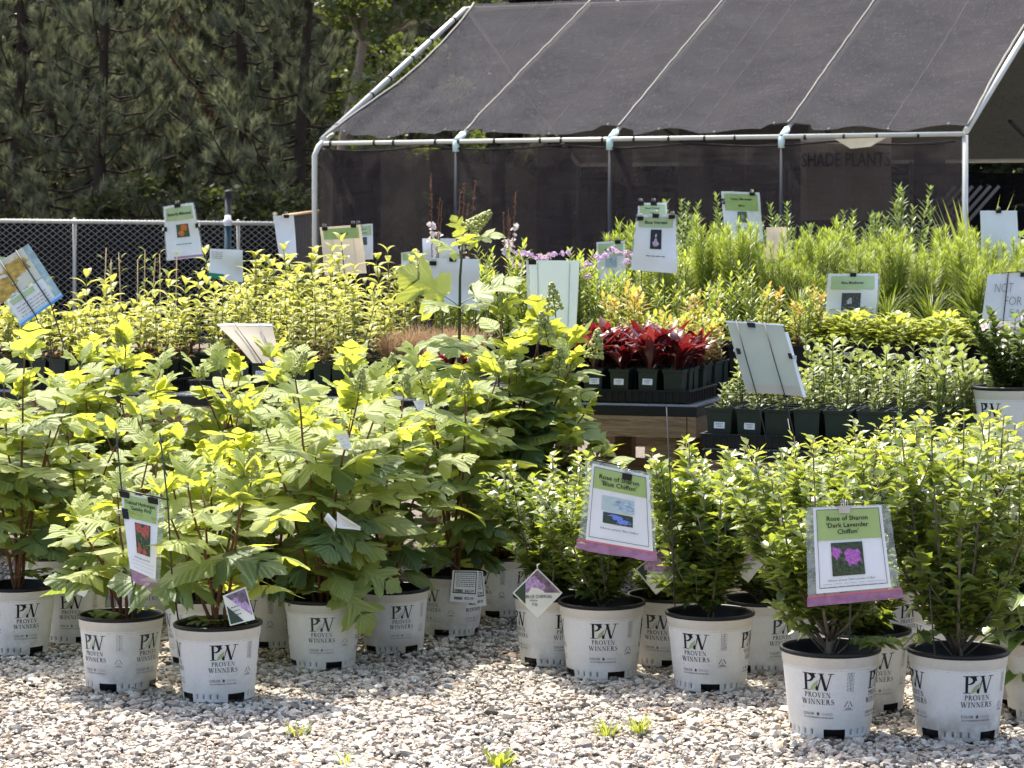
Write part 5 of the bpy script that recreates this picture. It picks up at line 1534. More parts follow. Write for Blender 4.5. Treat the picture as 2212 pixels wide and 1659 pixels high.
grid('grassy_plant_pot', 'dark arching grassy plant', 'below feathery plants', 'potted plant', 'grassy plants', OC, -1.3, .66, 5, 1, .23, zt, RP, GRASSD, 'round_pot', scl=(.7, .9))
grid('leafy_shrub_pot', 'tall leafy green shrub', 'before shade house', 'potted plant', 'tall leafy shrubs', OC, -2.75, 3.55, 5, 2, .36, .628, RP, MINT, 'round_pot', jit=.06, scl=(.78, 1.05), sstep=.4)
PHL = [phlox(440), phlox(441)]
grid('phlox_pot', 'lilac-pink flowering phlox', 'on second bench', 'potted plant', 'pink phlox', OA, -1.22, 1.45, 3, 2, .20, zt, RP, PHL, 'round_pot', scl=(.78, .95))
for px, lab in ((938, 'gaura with white flower wands farthest left in front of the black cloth'), (1008, 'gaura with white flower wands behind the tallest hydrangea tip'), (1098, 'single gaura with pinkish wands right of the tallest hydrangea tip')):
    d = 12.7; q = P(px, HY, d)
    t = thing('gaura_pot', lab, 'potted plant', (q.x, q.y, zt), 0, 'gauras')
    place('round_pot', RP, t)
    for me in gaura(450 + px): place(me.name.split('.')[0], me, t, (0, 0, .17), (0, 0, px), .95 if px < 1050 else .85, kind='stuff' if me.name.startswith('flowers') else None)
# gardenia in a large pot on the lower bench, and a flowering one behind it
for (px, d, s, ps, lab) in ((2192, 9.45, 1.12, 1.1, 'dark-leaved gardenia with white flowers in large white pot on the lower right bench'),):
    t = pot_thing('potted_gardenia', lab, 'potted plant', px, 0, s, 38, None, d=d, z=.553)
    place('stems', GARD[0], t, (0, 0, .19), (0, 0, 0), ps); place('foliage', GARD[1], t, (0, 0, .19), (0, 0, 0), ps, kind='stuff')
    fl = MB(); rr = random.Random(5)
    for _ in range(7):
        a, q = rr.uniform(0, 6.28), rr.uniform(.05, .2)
        flowers(fl, (q * math.cos(a), q * math.sin(a), .19 + rr.uniform(.1, .3)), .008, 2, .018, rr)
    place('flowers', fl.build('flowers', M_petal), t, kind='stuff')
q = site(OA, -3.72, .18, zt)
t = thing('dark_leaved_pot', 'dark broad-leaved plant in black pot in front of the stained bag sign', 'potted plant', tuple(q))
place('round_pot', RP, t); place('stem', DARKL[0], t, (0, 0, .17)); place('foliage', DARKL[1], t, (0, 0, .17), kind='stuff')
# dry stems with a few leaves, left
for i, (px, py) in enumerate(((222, 535), (238, 560), (262, 545), (300, 560), (312, 540), (330, 555), (345, 548), (380, 545))):
    d = 12.3; q = P(px, HY, d); h = P(px, py, d).z - zt
    t = thing('dry_stem_pot', '%s from the left of the bare dry stems before the chain-link fence' % ORD[i], 'potted plant', (q.x, q.y, zt), 0, 'dry-stemmed plants')
    place('square_pot', SQ, t)
    b = MB(); rr = random.Random(500 + i)
    b.tube([(0, 0, .12), (rr.uniform(-.01, .01), 0, h * .5), (rr.uniform(-.02, .02), 0, h)], [.0042, .0036, .0026], 5)
    place('stem', b.build('stem', M_stemdry), t)
    b = MB()
    for k in range(5):
        a = rr.uniform(0, 6.28); b.leaf((0, 0, h * rr.uniform(.55, 1.0)), (math.cos(a), math.sin(a) * .3, .5), (0, 0, 1), .045, .018, 1.0, .3, rr.random())
    place('foliage', b.build('foliage', M_sage), t, kind='stuff')
# yucca beside the shade house post
q = P(2112, HY, 16.5)
t = thing('yucca_pot', 'spiky yucca with sword leaves beside the right shade house post', 'potted plant', (q.x, q.y, .628))
place('round_pot', RP, t)
rr = random.Random(6); b = MB()
for i in range(34):
    a = rr.uniform(0, 6.28); b.leaf((0, 0, .17), (math.cos(a), math.sin(a), rr.uniform(1.1, 4.0)), (0, 0, 1), rr.uniform(.6, 1.02), .035, rr.uniform(0, .35), .4, rr.random(), 0, (.5, 1, .9, .6, 0))
place('leaves', b.build('leaves', M_yucca), t, kind='stuff')
q = P(2205, HY, 15.8)
t = thing('leafy_shrub_pot', 'leafy green shrub at the right edge beside the yucca', 'potted plant', (q.x, q.y, .628), 0, 'tall leafy shrubs')
place('round_pot', RP, t); place('stem', DARKL[0], t, (0, 0, .17), (0, 0, 1), 1.8); place('foliage', DARKL[1], t, (0, 0, .17), (0, 0, 1), 1.8, kind='stuff')

# variegated plant in the pot at the right edge
t = pot_thing('potted_variegated_plant', 'cream and green variegated plant in white pot cut off by the right edge', 'potted plant', 2262, 1560, 0.98, -12, None)
rr = random.Random(12)
def varleaf(seed):
    rq = random.Random(seed); b = MB(); n = 9
    for mi, kx, zz in ((0, 1.0, 0.0), (1, .62, .006)):
        rows = []
        for i in range(n + 1):
            y = i / n; w = .36 * kx * math.sin(math.pi * min(1, y * .92 + .06)) ** .8 * (1 + rq.uniform(-.12, .12) * (mi == 1) * 2)
            z = -.35 * y * y + zz
            rows.append([b.vert((-w, y, z + w * .35), rq.random()), b.vert((0, y, z), .5), b.vert((w, y, z + w * .35), rq.random())])
        for i in range(n):
            for c in (0, 1): b.face([rows[i][c], rows[i][c + 1], rows[i + 1][c + 1], rows[i + 1][c]], mi)
    b.tube([(0, -.3, -.03), (0, .1, 0)], [.015, .01], 4, mi=1)
    return b.build('leaf', [M_varieg, M_vargreen])
VL = [varleaf(i) for i in range(4)]
for i in range(60):
    a = rr.uniform(0, 6.28); h = rr.uniform(.2, .42)
    if i < 22: a = rr.uniform(2.6, 4.6); h = rr.uniform(.14, .38)
    o = Vector((math.cos(a) * rr.uniform(.04, .15), math.sin(a) * rr.uniform(.04, .12), h)); d = Vector((math.cos(a), math.sin(a), rr.uniform(-.5, .5))).normalized()
    up = Vector((rr.uniform(-.4, .4), rr.uniform(-.6, .2), 1)); s_ = d.cross(up).normalized(); n_ = s_.cross(d)
    Mx = Matrix((s_, d, n_)).transposed().to_4x4(); Mx.translation = o
    ob = bpy.data.objects.new('leaf', rr.choice(VL)); COL.objects.link(ob); ob.parent = t; ob.matrix_local = Mx @ Matrix.Scale(rr.uniform(.07, .12), 4)
b = MB()
for i in range(9):
    a = 6.28 * i / 9; b.tube([(0, 0, .19), (math.cos(a) * .06, math.sin(a) * .06, .28), (math.cos(a) * .13, math.sin(a) * .13, .36)], [.004, .003, .002], 5)
place('stems', b.build('stems', M_stemgreen), t)

# ---------------------------------------------------------------- weeds in the gravel
for i, (px, py, n, L, lab) in enumerate(((640, 1588, 26, .05, 'small flat grass tuft in the gravel below the left pots'), (1312, 1590, 40, .055, 'left one of the two bright grass tufts in the gravel'), (1380, 1582, 46, .058, 'right one of the two bright grass tufts in the gravel'), (1078, 1655, 26, .045, 'bright weed at the bottom edge of the picture'), (745, 1648, 14, .035, 'faint weed near the bottom edge left of the bright one'))):
    d = dgr(py); q = P(px, HY, d); rr = random.Random(i + 900); b = MB()
    for k in range(n):
        a = rr.uniform(0, 6.28); q0 = rr.uniform(0, .035)
        b.leaf((q0 * math.cos(a), q0 * math.sin(a), -.003), (math.cos(a) * .8, math.sin(a) * .8, rr.uniform(.3, 1.6)), (0, 0, 1), L * rr.uniform(.6, 1.3), .0045 if i != 3 else .014, rr.uniform(.2, 1.2), .3, rr.random(), 0, (.6, 1, .7, 0))
    t = place('grass_tuft' if i != 3 else 'weed', b.build('grass_tuft', M_grass), None, (q.x, q.y, zg(d) + .004))
    prop(t, lab, 'weed', 'weeds in the gravel')

# bits of dead leaf and bark lying about on the gravel
rr = random.Random(71); b = MB()
for i in range(230):
    d = rr.uniform(5.9, 9.4); x = rr.uniform(-.23, .23) * d
    a = rr.uniform(0, 6.28)
    b.leaf((x, d, zg(d) + .012 + rr.uniform(0, .006)), (math.cos(a), math.sin(a), rr.uniform(-.15, .3)), (rr.uniform(-.3, .3), rr.uniform(-.3, .3), 1), rr.uniform(.012, .04), rr.uniform(.006, .018), rr.uniform(-.8, .8), .4, rr.random())
prop(place('leaf_litter', b.build('leaf_litter', M_fuzzlit)), 'scattered dry leaf bits on the gravel', 'leaf litter', kind='stuff')
# ---------------------------------------------------------------- signs, cards and tags
class Sheet:
    """a sheet spanned by four corners (top left, top right, bottom right, bottom left), slightly warped"""
    def __init__(s, TL, TR, BR, BL, warp=0.004, seed=0):
        s.c = [Vector(q) for q in (TL, TR, BR, BL)]
        r, d = s.c[1] - s.c[0], s.c[3] - s.c[0]
        s.n = -(r.cross(d)).normalized(); s.w, s.h = r.length, d.length
        s.warp = warp; s.ph = seed * 1.7
    def __call__(s, u, v, off=0.0):
        a, b, c, d = s.c
        p = (a * (1 - u) + b * u) * (1 - v) + (d * (1 - u) + c * u) * v
        k = s.warp * (math.sin(3.1 * u + 2.3 * v + s.ph) + .7 * math.sin(6.1 * v - 2.0 * u + s.ph * 1.3) + .4 * math.sin(9 * u + 4 * v + s.ph))
        return p + s.n * (off + k)
def rect(S, u0, v0, u1, v1, off, mat, name, parent, nx=6, ny=8, kind=None, jag=0.0):
    b = MB(); rr = random.Random(int(u0 * 991 + v1 * 77))
    g = [[b.vert(S(u0 + (u1 - u0) * i / nx, v0 + (v1 - v0) * j / ny + (rr.uniform(-jag, jag) if j in (0, ny) else 0), off), .5, (i / nx, 1 - j / ny)) for i in range(nx + 1)] for j in range(ny + 1)]
    for j in range(ny):
        for i in range(nx): b.face([g[j][i], g[j + 1][i], g[j + 1][i + 1], g[j][i + 1]])
    return place(name, b.build(name, mat), parent, kind=kind)
def lettering(S, txt, uc, vc, hv, off, mat, parent, wmax=None, bold=0.012, lines=None):
    """a line of type centred on (uc, vc); hv is the cap height as a share of the sheet height"""
    vs, fs = text2d(txt, bold)
    if not vs: return
    w = max(q[0] for q in vs); k = hv * S.h / .7
    kx = k if not wmax else min(k, wmax * S.w / w)
    b = MB()
    ids = [b.vert(S(uc + (x - w / 2) * kx / S.w, vc + hv / 2 - y * k / S.h, off)) for x, y in vs]
    for f in fs: b.face([ids[i] for i in f], 0, False)
    return place('lettering', b.build('lettering', mat), parent, kind='stuff')
def rules(S, u0, v0, u1, v1, off, mat, parent, n, th, seed=1):
    """lines of print too small to read"""
    b = MB(); rr = random.Random(seed)
    for i in range(n):
        v = v0 + (v1 - v0) * i / max(1, n - 1); u = u0 + rr.uniform(0, .04)
        while u < u1 - .02:
            l = rr.uniform(.03, .11); b.poly([S(u, v, off), S(u, v + th, off), S(min(u + l, u1), v + th, off), S(min(u + l, u1), v, off)], 0); u += l + .02
    return place('small_print', b.build('small_print', mat), parent, kind='stuff')
def frame_line(S, u0, v0, u1, v1, off, mat, parent, th=.006):
    b = MB()
    for (a, c, d, e) in ((u0, v0, u1, v0 + th), (u0, v1 - th, u1, v1), (u0, v0 + th, u0 + th, v1 - th), (u1 - th, v0 + th, u1, v1 - th)):
        n = 6
        for i in range(n):
            if abs(d - a) > abs(e - c): x0, x1, y0, y1 = a + (d - a) * i / n, a + (d - a) * (i + 1) / n, c, e
            else: x0, x1, y0, y1 = a, d, c + (e - c) * i / n, c + (e - c) * (i + 1) / n
            b.poly([S(x0, y0, off), S(x0, y1, off), S(x1, y1, off), S(x1, y0, off)], 0)
    return place('printed_border', b.build('printed_border', mat), parent)
def clip(S, u, v, parent, ang=0.0, s=.016, mat=None, handles=True):
    c = S(u, v, .002)
    r = (S.c[1] - S.c[0]).normalized(); dn = (S.c[3] - S.c[0]).normalized()
    if ang:
        r, dn = r * math.cos(ang) + dn * math.sin(ang), dn * math.cos(ang) - r * math.sin(ang)
    def q(x, y, z): return c + r * x + dn * y + S.n * z
    b = MB()
    pts = [q(-s, -s * .3, 0), q(s, -s * .3, 0), q(s * .95, s * .9, .006), q(-s * .95, s * .9, .006), q(-s, -s * .3, .010), q(s, -s * .3, .010), q(s * .95, s * .9, .007), q(-s * .95, s * .9, .007)]
    ids = [b.vert(p) for p in pts]
    for f in ((4, 5, 6, 7), (0, 1, 5, 4), (1, 2, 6, 5), (3, 0, 4, 7), (0, 3, 2, 1)): b.face([ids[i] for i in f], 0, False)
    o = place('clip', b.build('clip', mat or M_blackpl), parent)
    if handles:
        b = MB()
        b.tube([q(-s * .5, -s * .3, .006), q(-s * .55, -s * 1.2, .008), q(-s * .2, -s * 1.5, .008), q(-s * .1, -s * .3, .006)], .0011, 4)
        b.tube([q(s * .2, -s * .3, .004), q(s * .25, -s * 1.3, 0), q(s * .55, -s * 1.3, 0), q(s * .6, -s * .3, .004)], .0011, 4)
        place('clip_handle', b.build('clip_handle', M_steel), o)
def stake(S, us, parent, zbase, behind=True, mat=None, r=.0024, hoop=True, foot=None):
    """wire stake: uprights with a cross wire along the top"""
    off = -(2.2 * S.warp + .003) if behind else 2.2 * S.warp + .002
    for u in us:
        top = S(u, 0.0, off); bot = S(u, 1.0, off)
        e = bot + (bot - top).normalized() * 0.06
        ft = Vector((e.x + (e.x - top.x) * .4, e.y, zbase)) if foot is None else Vector(foot)
        b = MB(); b.tube([top + Vector((0, 0, .004)), S(u, .5, off), bot, e.lerp(ft, .5), ft], r, 6)
        place('stake', b.build('stake', mat or M_wire), parent)
    if hoop:
        b = MB(); b.tube([S(us[0] - .12, 0, off) + Vector((0, 0, .004)), S((us[0] + us[-1]) / 2, 0, off) + Vector((0, 0, .005)), S(us[-1] + .25, 0, off) + Vector((0, 0, .004))], r, 6)
        place('cross_wire', b.build('cross_wire', mat or M_wire), parent)
def photo_mat(name, bgs, flower, spots, scale=9.0):
    """a small printed photograph: foliage noise with flower patches"""
    m, nt, out = newmat(name)
    uv = nt.nodes.new('ShaderNodeUVMap').outputs[0]
    nz = noise(nt, scale, 4, .65, uv)
    base = ramp(nt, nz, [(.3, bgs[0]), (.55, bgs[1]), (.75, bgs[2])])
    n2 = noise(nt, scale * 1.6, 3, .6, uv)
    n3 = noise(nt, 5.0, 4, .6, uv)
    fcol = mixcol(nt, ramp(nt, n2, [(.35, 0.0), (.65, 1.0)]), [x * .6 for x in flower], [min(1, x * 1.35) for x in flower])
    for (x, y, r_) in spots:
        d = nd(nt, 'ShaderNodeVectorMath', operation='DISTANCE'); nt.links.new(uv, d.inputs[0]); d.inputs[1].default_value = (x, y, 0)
        v = math_n(nt, 'ADD', d.outputs['Value'], math_n(nt, 'MULTIPLY', math_n(nt, 'SUBTRACT', n3, .5), .55))
        base = mixcol(nt, math_n(nt, 'LESS_THAN', v, r_), base, fcol)
    b = principled(nt, base, .45, .35)
    nt.links.new(b.outputs[0], out.inputs[0])
    return m
GRN = ((.012, .018, .01), (.05, .07, .03), (.16, .17, .10))
PH_lav = photo_mat('photo_lavender', GRN, (.42, .12, .42), ((.17, .70, .17), (.68, .56, .24)))
PH_blue = photo_mat('photo_blue', ((.012, .02, .02), (.04, .07, .05), (.12, .16, .11)), (.16, .24, .72), ((.48, .62, .2), (.66, .32, .22), (.36, .75, .15)))
PH_pink = photo_mat('photo_red_green', ((.015, .02, .01), (.05, .08, .03), (.30, .34, .18)), (.40, .09, .06), ((.25, .86, .2), (.7, .8, .22), (.2, .12, .15), (.6, .08, .14)))
PH_orange = photo_mat('photo_orange', ((.03, .05, .03), (.07, .10, .05), (.16, .18, .1)), (.62, .16, .04), ((.62, .75, .26), (.35, .32, .22)))
PH_ver = photo_mat('photo_vervain', ((.008, .008, .01), (.02, .018, .018), (.04, .035, .03)), (.45, .36, .44), ((.42, .3, .14), (.62, .26, .13), (.5, .42, .12), (.5, .68, .05)))
PH_dark = photo_mat('photo_dark', ((.02, .025, .03), (.08, .09, .1), (.2, .2, .2)), (.5, .5, .52), ((.4, .5, .15),))
PH_green = photo_mat('photo_green', ((.04, .07, .03), (.10, .15, .07), (.2, .25, .12)), (.25, .3, .15), ((.5, .5, .2),))
PH_pale = photo_mat('photo_faded', ((.38, .48, .48), (.45, .55, .56), (.55, .62, .62)), (.36, .48, .60), ((.7, .5, .35),), 3.0)
PH_tag = photo_mat('photo_tag_purple', ((.05, .035, .05), (.16, .11, .16), (.28, .2, .28)), (.42, .28, .48), ((.3, .5, .3), (.65, .35, .28)), 6.0)
PH_leafstain = photo_mat('photo_stained_leaves', ((.55, .53, .42), (.62, .60, .50), (.70, .68, .60)), (.46, .30, .06), ((.22, .30, .30), (.70, .62, .26), (.30, .66, .08)), 4.0)

SIGNS = 'plant signs on wire stakes'
def sheet_px(c, d, db=0.0, warp=.004, seed=0):
    """corners in picture pixels, distance of the top edge, extra distance of the bottom edge"""
    (a, b, e, f) = c
    return Sheet(P(a[0], a[1], d), P(b[0], b[1], d), P(e[0], e[1], d + db), P(f[0], f[1], d + db), warp, seed)
def sign_root(lab, S, name='plant_sign', cat='sign', group=SIGNS):
    return thing(name, lab, cat, (0, 0, 0), 0, group)

# blue flower sign
S = sheet_px(((1267, 993), (1408, 1023), (1419, 1210), (1248, 1181)), 7.62, -.03, .003, 1)
t = sign_root('tilted bagged sign reading Rose of Sharon Blue Chiffon with a blue flower photo', S)
rect(S, 0, 0, 1, .91, 0, M_bag, 'bag', t, jag=.012)
rect(S, -.02, .915, 1.0, 1.02, .001, M_pink, 'zip_band', t, jag=.015); rect(S, -.01, .905, .99, .925, .003, M_red, 'zip_line', t, ny=1)
rect(S, .09, .03, .955, .905, .004, M_paper, 'paper', t)
rect(S, .13, .065, .90, .30, .006, M_header, 'header', t); frame_line(S, .125, .06, .905, .865, .0075, M_inkgrey, t)
lettering(S, 'Rose of Sharon', .50, .155, .052, .009, M_ink, t, .62); lettering(S, "'Blue Chiffon'", .50, .225, .052, .009, M_ink, t, .55)
rect(S, .27, .365, .72, .53, .006, PH_pale, 'photo', t); rect(S, .295, .55, .70, .675, .006, PH_blue, 'photo', t)
lettering(S, "Hibiscus syriacus 'Blue Chiffon'", .52, .735, .022, .009, M_inkgrey, t, .56, .006)
clip(S, .62, .085, t); stake(S, (.28,), t, .05, foot=P(1318, 1284, 7.92))
# lavender flower sign
S = sheet_px(((1740, 1096), (1921, 1089), (1947, 1292), (1746, 1311)), 6.52, -.03, .003, 2)
t = sign_root('bagged sign reading Rose of Sharon Dark Lavender Chiffon with purple flower photo', S)
rect(S, 0, 0, 1, .91, 0, M_bag, 'bag', t, jag=.006)
rect(S, -.01, .90, 1.02, 1.0, .001, M_pink, 'zip_band', t); rect(S, 0, .893, 1.01, .908, .003, M_red, 'zip_line', t, ny=1)
rect(S, .09, .01, .90, .875, .004, M_paper, 'paper', t)
rect(S, .13, .035, .86, .345, .006, M_header, 'header', t); frame_line(S, .125, .03, .865, .83, .0075, M_inkgrey, t)
lettering(S, 'Rose of Sharon', .48, .125, .047, .009, M_ink, t, .50); lettering(S, "'Dark Lavender", .48, .195, .047, .009, M_ink, t, .50); lettering(S, "Chiffon'", .48, .262, .047, .009, M_ink, t, .28)
rect(S, .275, .375, .635, .715, .006, PH_lav, 'photo', t)
lettering(S, "Hibiscus syriacus 'Dark Lavender Chiffon'", .48, .755, .02, .009, M_inkgrey, t, .52, .006); rules(S, .16, .79, .84, .82, .009, M_inkpale, t, 2, .004)
clip(S, .46, .02, t, mat=M_steel); stake(S, (.46,), t, .05, foot=P(1830, 1406, 6.86))
# pink flower hydrangea sign
S = sheet_px(((261, 1062), (358, 1080), (343, 1281), (284, 1252)), 7.35, -.05, .004, 3)
t = sign_root('narrow turned sign reading Oakleaf Hydrangea Gatsby Pink with pink zip band', S)
rect(S, 0, 0, 1, .88, 0, M_bag, 'bag', t); rect(S, .02, .88, 1.0, 1.02, .001, M_pink, 'zip_band', t, jag=.02)
rect(S, .0, .01, .86, .875, .004, M_paper, 'paper', t)
rect(S, .05, .03, .82, .285, .006, M_header, 'header', t)
lettering(S, 'Oakleaf Hydrangea', .43, .105, .040, .009, M_ink, t, .70); lettering(S, "'Gatsby Pink'", .45, .165, .040, .009, M_ink, t, .52)
rect(S, .28, .32, .68, .66, .006, PH_pink, 'photo', t)
lettering(S, 'Hydrangea quercifolia', .44, .71, .02, .009, M_inkgrey, t, .6, .006); rules(S, .12, .75, .78, .83, .009, M_inkpale, t, 3, .004)
clip(S, .08, .01, t); clip(S, .72, .02, t); clip(S, .02, .25, t, -1.57)
b = MB(); b.tube([P(345, 935, 7.34), P(362, 1080, 7.34), P(372, 1250, 7.34), P(386, 1345, 7.4)], .0028, 6); place('stake', b.build('stake', M_wire), t)
b = MB(); b.tube([P(250, 925, 7.34), P(262, 1050, 7.34), P(280, 1180, 7.38), P(290, 1320, 7.45)], .0028, 6); place('stake', b.build('stake', M_wire), t)
b = MB(); b.tube([P(255, 1056, 7.335), P(366, 1080, 7.335)], .0028, 6); place('cross_wire', b.build('cross_wire', M_wire), t)

def header_sign(lab, corners, d, title, photo, hd=M_header, band=None, hv=.28, db=0, seed=0, ph=(.30, .36, .70, .62), bag=False, small=True, clips=((.5, .0),), us=(.25, .75), zb=ZD, side=None, pap=None):
    S = sheet_px(corners, d, db, .012, seed)
    t = sign_root(lab, S)
    if bag: rect(S, -.04, -.01, 1.04, .97, -.003, M_bag, 'bag', t)
    rect(S, 0, 0, 1, 1 if not band else .93, 0, pap or M_paper, 'paper', t)
    if hd: rect(S, .07, .045, .93, hv, .003, hd, 'header', t)
    ls = title if isinstance(title, (list, tuple)) else [title]
    for i, l in enumerate(ls):
        if l: lettering(S, l, .5, .045 + (hv - .045) * (i + .75) / (len(ls) + .5), min(.055, .09 / len(ls)), .006, M_ink, t, .76)
    if photo: rect(S, ph[0], ph[1], ph[2], ph[3], .003, photo, 'photo', t)
    if small: rules(S, .28, .72, .74, .745, .004, M_inkgrey, t, 1, .012, seed)
    if band:
        rect(S, -.02, .93, 1.03, 1.0, .001, M_paper, 'bag_bottom', t); rect(S, .2, .945, 1.03, .985, .004, band, 'zip_band', t)
    for (u, v) in clips: clip(S, u, v, t)
    if us: stake(S, us, t, zb, hoop=False)
    if side: lettering(S, side, .035, .2, .11, .006, M_ink, t, .09, .03)
    return S, t
S, t = header_sign('tall sign headed Butterfly Milkweed with orange flower photo before the fence', ((354, 447), (417, 438), (438, 555), (362, 563)), 12.6, 'Butterfly Milkweed', PH_orange, M_header2, M_pink, ph=(.34, .36, .72, .60), clips=((.48, .0),), bag=True, seed=4)
clip(S, .0, .42, t, -1.57, .012); clip(S, 1.0, .42, t, 1.57, .012)
header_sign('sign headed Blue Vervain with dark photo of a flower spike', ((1377, 464), (1460, 464), (1461, 591), (1363, 583)), 11.6, 'Blue Vervain', PH_ver, M_header2, None, .22, ph=(.38, .26, .65, .60), clips=((.08, .05), (.48, .0), (.9, .02)), bag=True, seed=5)
header_sign('sign top with two-line green header sticking up behind the Blue Vervain sign', ((1378, 438), (1440, 438), (1440, 520), (1378, 520)), 12.3, ('Dwarf Crested', 'Iris'), None, M_header2, None, .36, small=False, clips=((.1, .0), (.55, .0)), seed=6)
header_sign('sign with a big letter S at its edge among the tall leafy shrubs', ((1558, 413), (1640, 416), (1650, 522), (1566, 520)), 13.9, ('Hoary Mountain', 'Mint'), PH_green, M_header, None, .38, ph=(.38, .40, .62, .62), clips=((.8, .02),), seed=7, side='S')
header_sign('small plain white card low beside the sign with the letter S', ((1655, 491), (1700, 491), (1700, 560), (1655, 560)), 13.6, None, None, None, None, small=False, clips=(), seed=8, pap=M_papbeige)
header_sign('sign headed Blue Mistflower standing behind the lime-yellow mounds', ((1788, 592), (1898, 591), (1890, 690), (1785, 690)), 12.15, 'Blue Mistflower', PH_dark, M_header2, None, .34, ph=(.3, .42, .68, .8), clips=((.5, .0),), small=False, seed=9, bag=True)
header_sign('cream sign with green header and two clips among the yellow seedlings', ((690, 491), (780, 485), (792, 590), (702, 594)), 13.2, 'Oregano', None, M_header, None, .27, small=False, clips=((.12, .02), (.82, .0)), seed=10, pap=M_papbeige)
header_sign('sign with green header and small dark photo right of the cream sign', ((758, 487), (805, 483), (806, 560), (766, 562)), 13.5, ('Foxglove', 'Penstemon'), PH_dark, M_header2, None, .32, ph=(.25, .36, .72, .58), small=False, clips=((.35, .0),), seed=11)
header_sign('half hidden sign with faded green header behind the spike plant right of the phlox', ((1288, 523), (1350, 520), (1352, 610), (1290, 612)), 12.8, 'Tall Phlox', PH_pale, M_header2, None, .36, small=False, clips=((.75, .0),), seed=12)
header_sign('small sign with green header left of the tall hydrangea shoot', ((866, 546), (906, 541), (908, 610), (868, 612)), 12.4, None, PH_pale, M_header2, None, .26, small=False, clips=(), seed=13)
header_sign('white card edge showing below the gaura left of the tall hydrangea shoot', ((912, 515), (985, 515), (1000, 580), (915, 580)), 12.9, None, None, None, None, small=False, clips=((.42, .02),), seed=14)
header_sign('white sheet sign behind the tall hydrangea shoot, clipped at its left edge', ((932, 557), (1035, 560), (1038, 672), (928, 650)), 10.9, None, None, None, None, small=False, clips=((.45, .0), (.04, .1)), us=(.25, .9), seed=15)
header_sign('narrow pale blue sign back with thin wooden stake beside the fence end', ((590, 466), (634, 465), (642, 556), (603, 556)), 13.6, None, None, None, None, small=False, clips=((.65, .0),), seed=16, us=(.32,))
header_sign('white sheet back standing among feathery plants at the right edge', ((2118, 455), (2197, 455), (2200, 600), (2122, 600)), 13.9, None, None, None, None, small=False, clips=((.5, .0),), seed=17)
S, t = header_sign('white carton card with green print standing among the yellow seedlings', ((453, 537), (525, 540), (524, 610), (452, 600)), 12.2, None, None, None, None, small=False, clips=(), us=None, seed=18)
M_cardgreen = plain('carton_green', (0.02, 0.20, 0.10), .5, .4)
rect(S, 0, .82, .45, 1.0, .003, M_cardgreen, 'green_print', t, 2, 2)
rules(S, .05, .1, .4, .3, .004, M_inkpale, t, 4, .02)
# large blank backs
S = sheet_px(((1136, 562), (1252, 563), (1243, 740), (1142, 738)), 9.95, 0, .003, 20)
t = sign_root('large pale teal sign back standing behind the hydrangea, black clip at its top', S)
rect(S, .06, 0, 1, 1, 0, M_papback, 'board', t); rect(S, 0, .0, .055, 1, .001, M_paper, 'edge_sheet', t); clip(S, .12, .01, t); stake(S, (.2, .8), t, ZD, hoop=False)
S = sheet_px(((1570, 694), (1690, 703), (1735, 857), (1612, 848)), 9.72, -.12, .004, 21)
t = sign_root('large leaning greenish sign back with two wires above the tray of square pots', S)
rect(S, 0, 0, 1, 1, 0, M_papgreen, 'board', t); rect(S, -.02, -.012, 1.02, 0.012, .001, M_paper, 'top_edge', t, ny=1); rect(S, .03, .86, .97, 1.0, .0015, M_papbeige, 'lower_stain', t, ny=2); rect(S, .995, .1, 1.06, 1.0, -.001, M_paper, 'side_sheet', t)
clip(S, .42, .03, t); clip(S, .98, .45, t, 1.57, .012); clip(S, .05, .42, t, -1.57, .012)
stake(S, (.16, .66), t, .56, False, hoop=False)
S = sheet_px(((470, 701), (588, 704), (608, 784), (546, 784)), 10.35, -.16, .004, 22)
t = sign_root('beige sign back tipped backwards over the yellow seedling tray', S)
rect(S, 0, 0, 1, 1, 0, M_papbeige, 'board', t); rect(S, 0, -.03, 1, .02, .001, M_white, 'top_edge', t, ny=1); stake(S, (.3, .75), t, ZD, False, hoop=False)
S = sheet_px(((2133, 593), (2260, 586), (2252, 697), (2121, 690)), 10.6, 0, .002, 23)
t = sign_root('white card handwritten NOT FOR SALE on a wire stake at the right edge', S)
rect(S, 0, 0, 1, 1, 0, M_white, 'card', t)
lettering(S, 'NOT', .30, .30, .20, .004, M_inkpale, t, .32, -.012); lettering(S, 'FOR', .48, .58, .19, .004, M_inkpale, t, .30, -.012); lettering(S, 'SALE', .62, .83, .17, .004, M_inkpale, t, .38, -.014)
clip(S, .62, .02, t); S2 = sheet_px(((2128, 692), (2260, 697), (2258, 722), (2126, 716)), 10.63, 0, .002, 24)
rect(S2, 0, 0, 1, .5, 0, M_paper, 'lower_sheet', t, ny=2); rect(S2, 0, .5, 1, 1, 0, M_pink, 'zip_band', t, ny=2); stake(S, (.35,), t, .56, False)
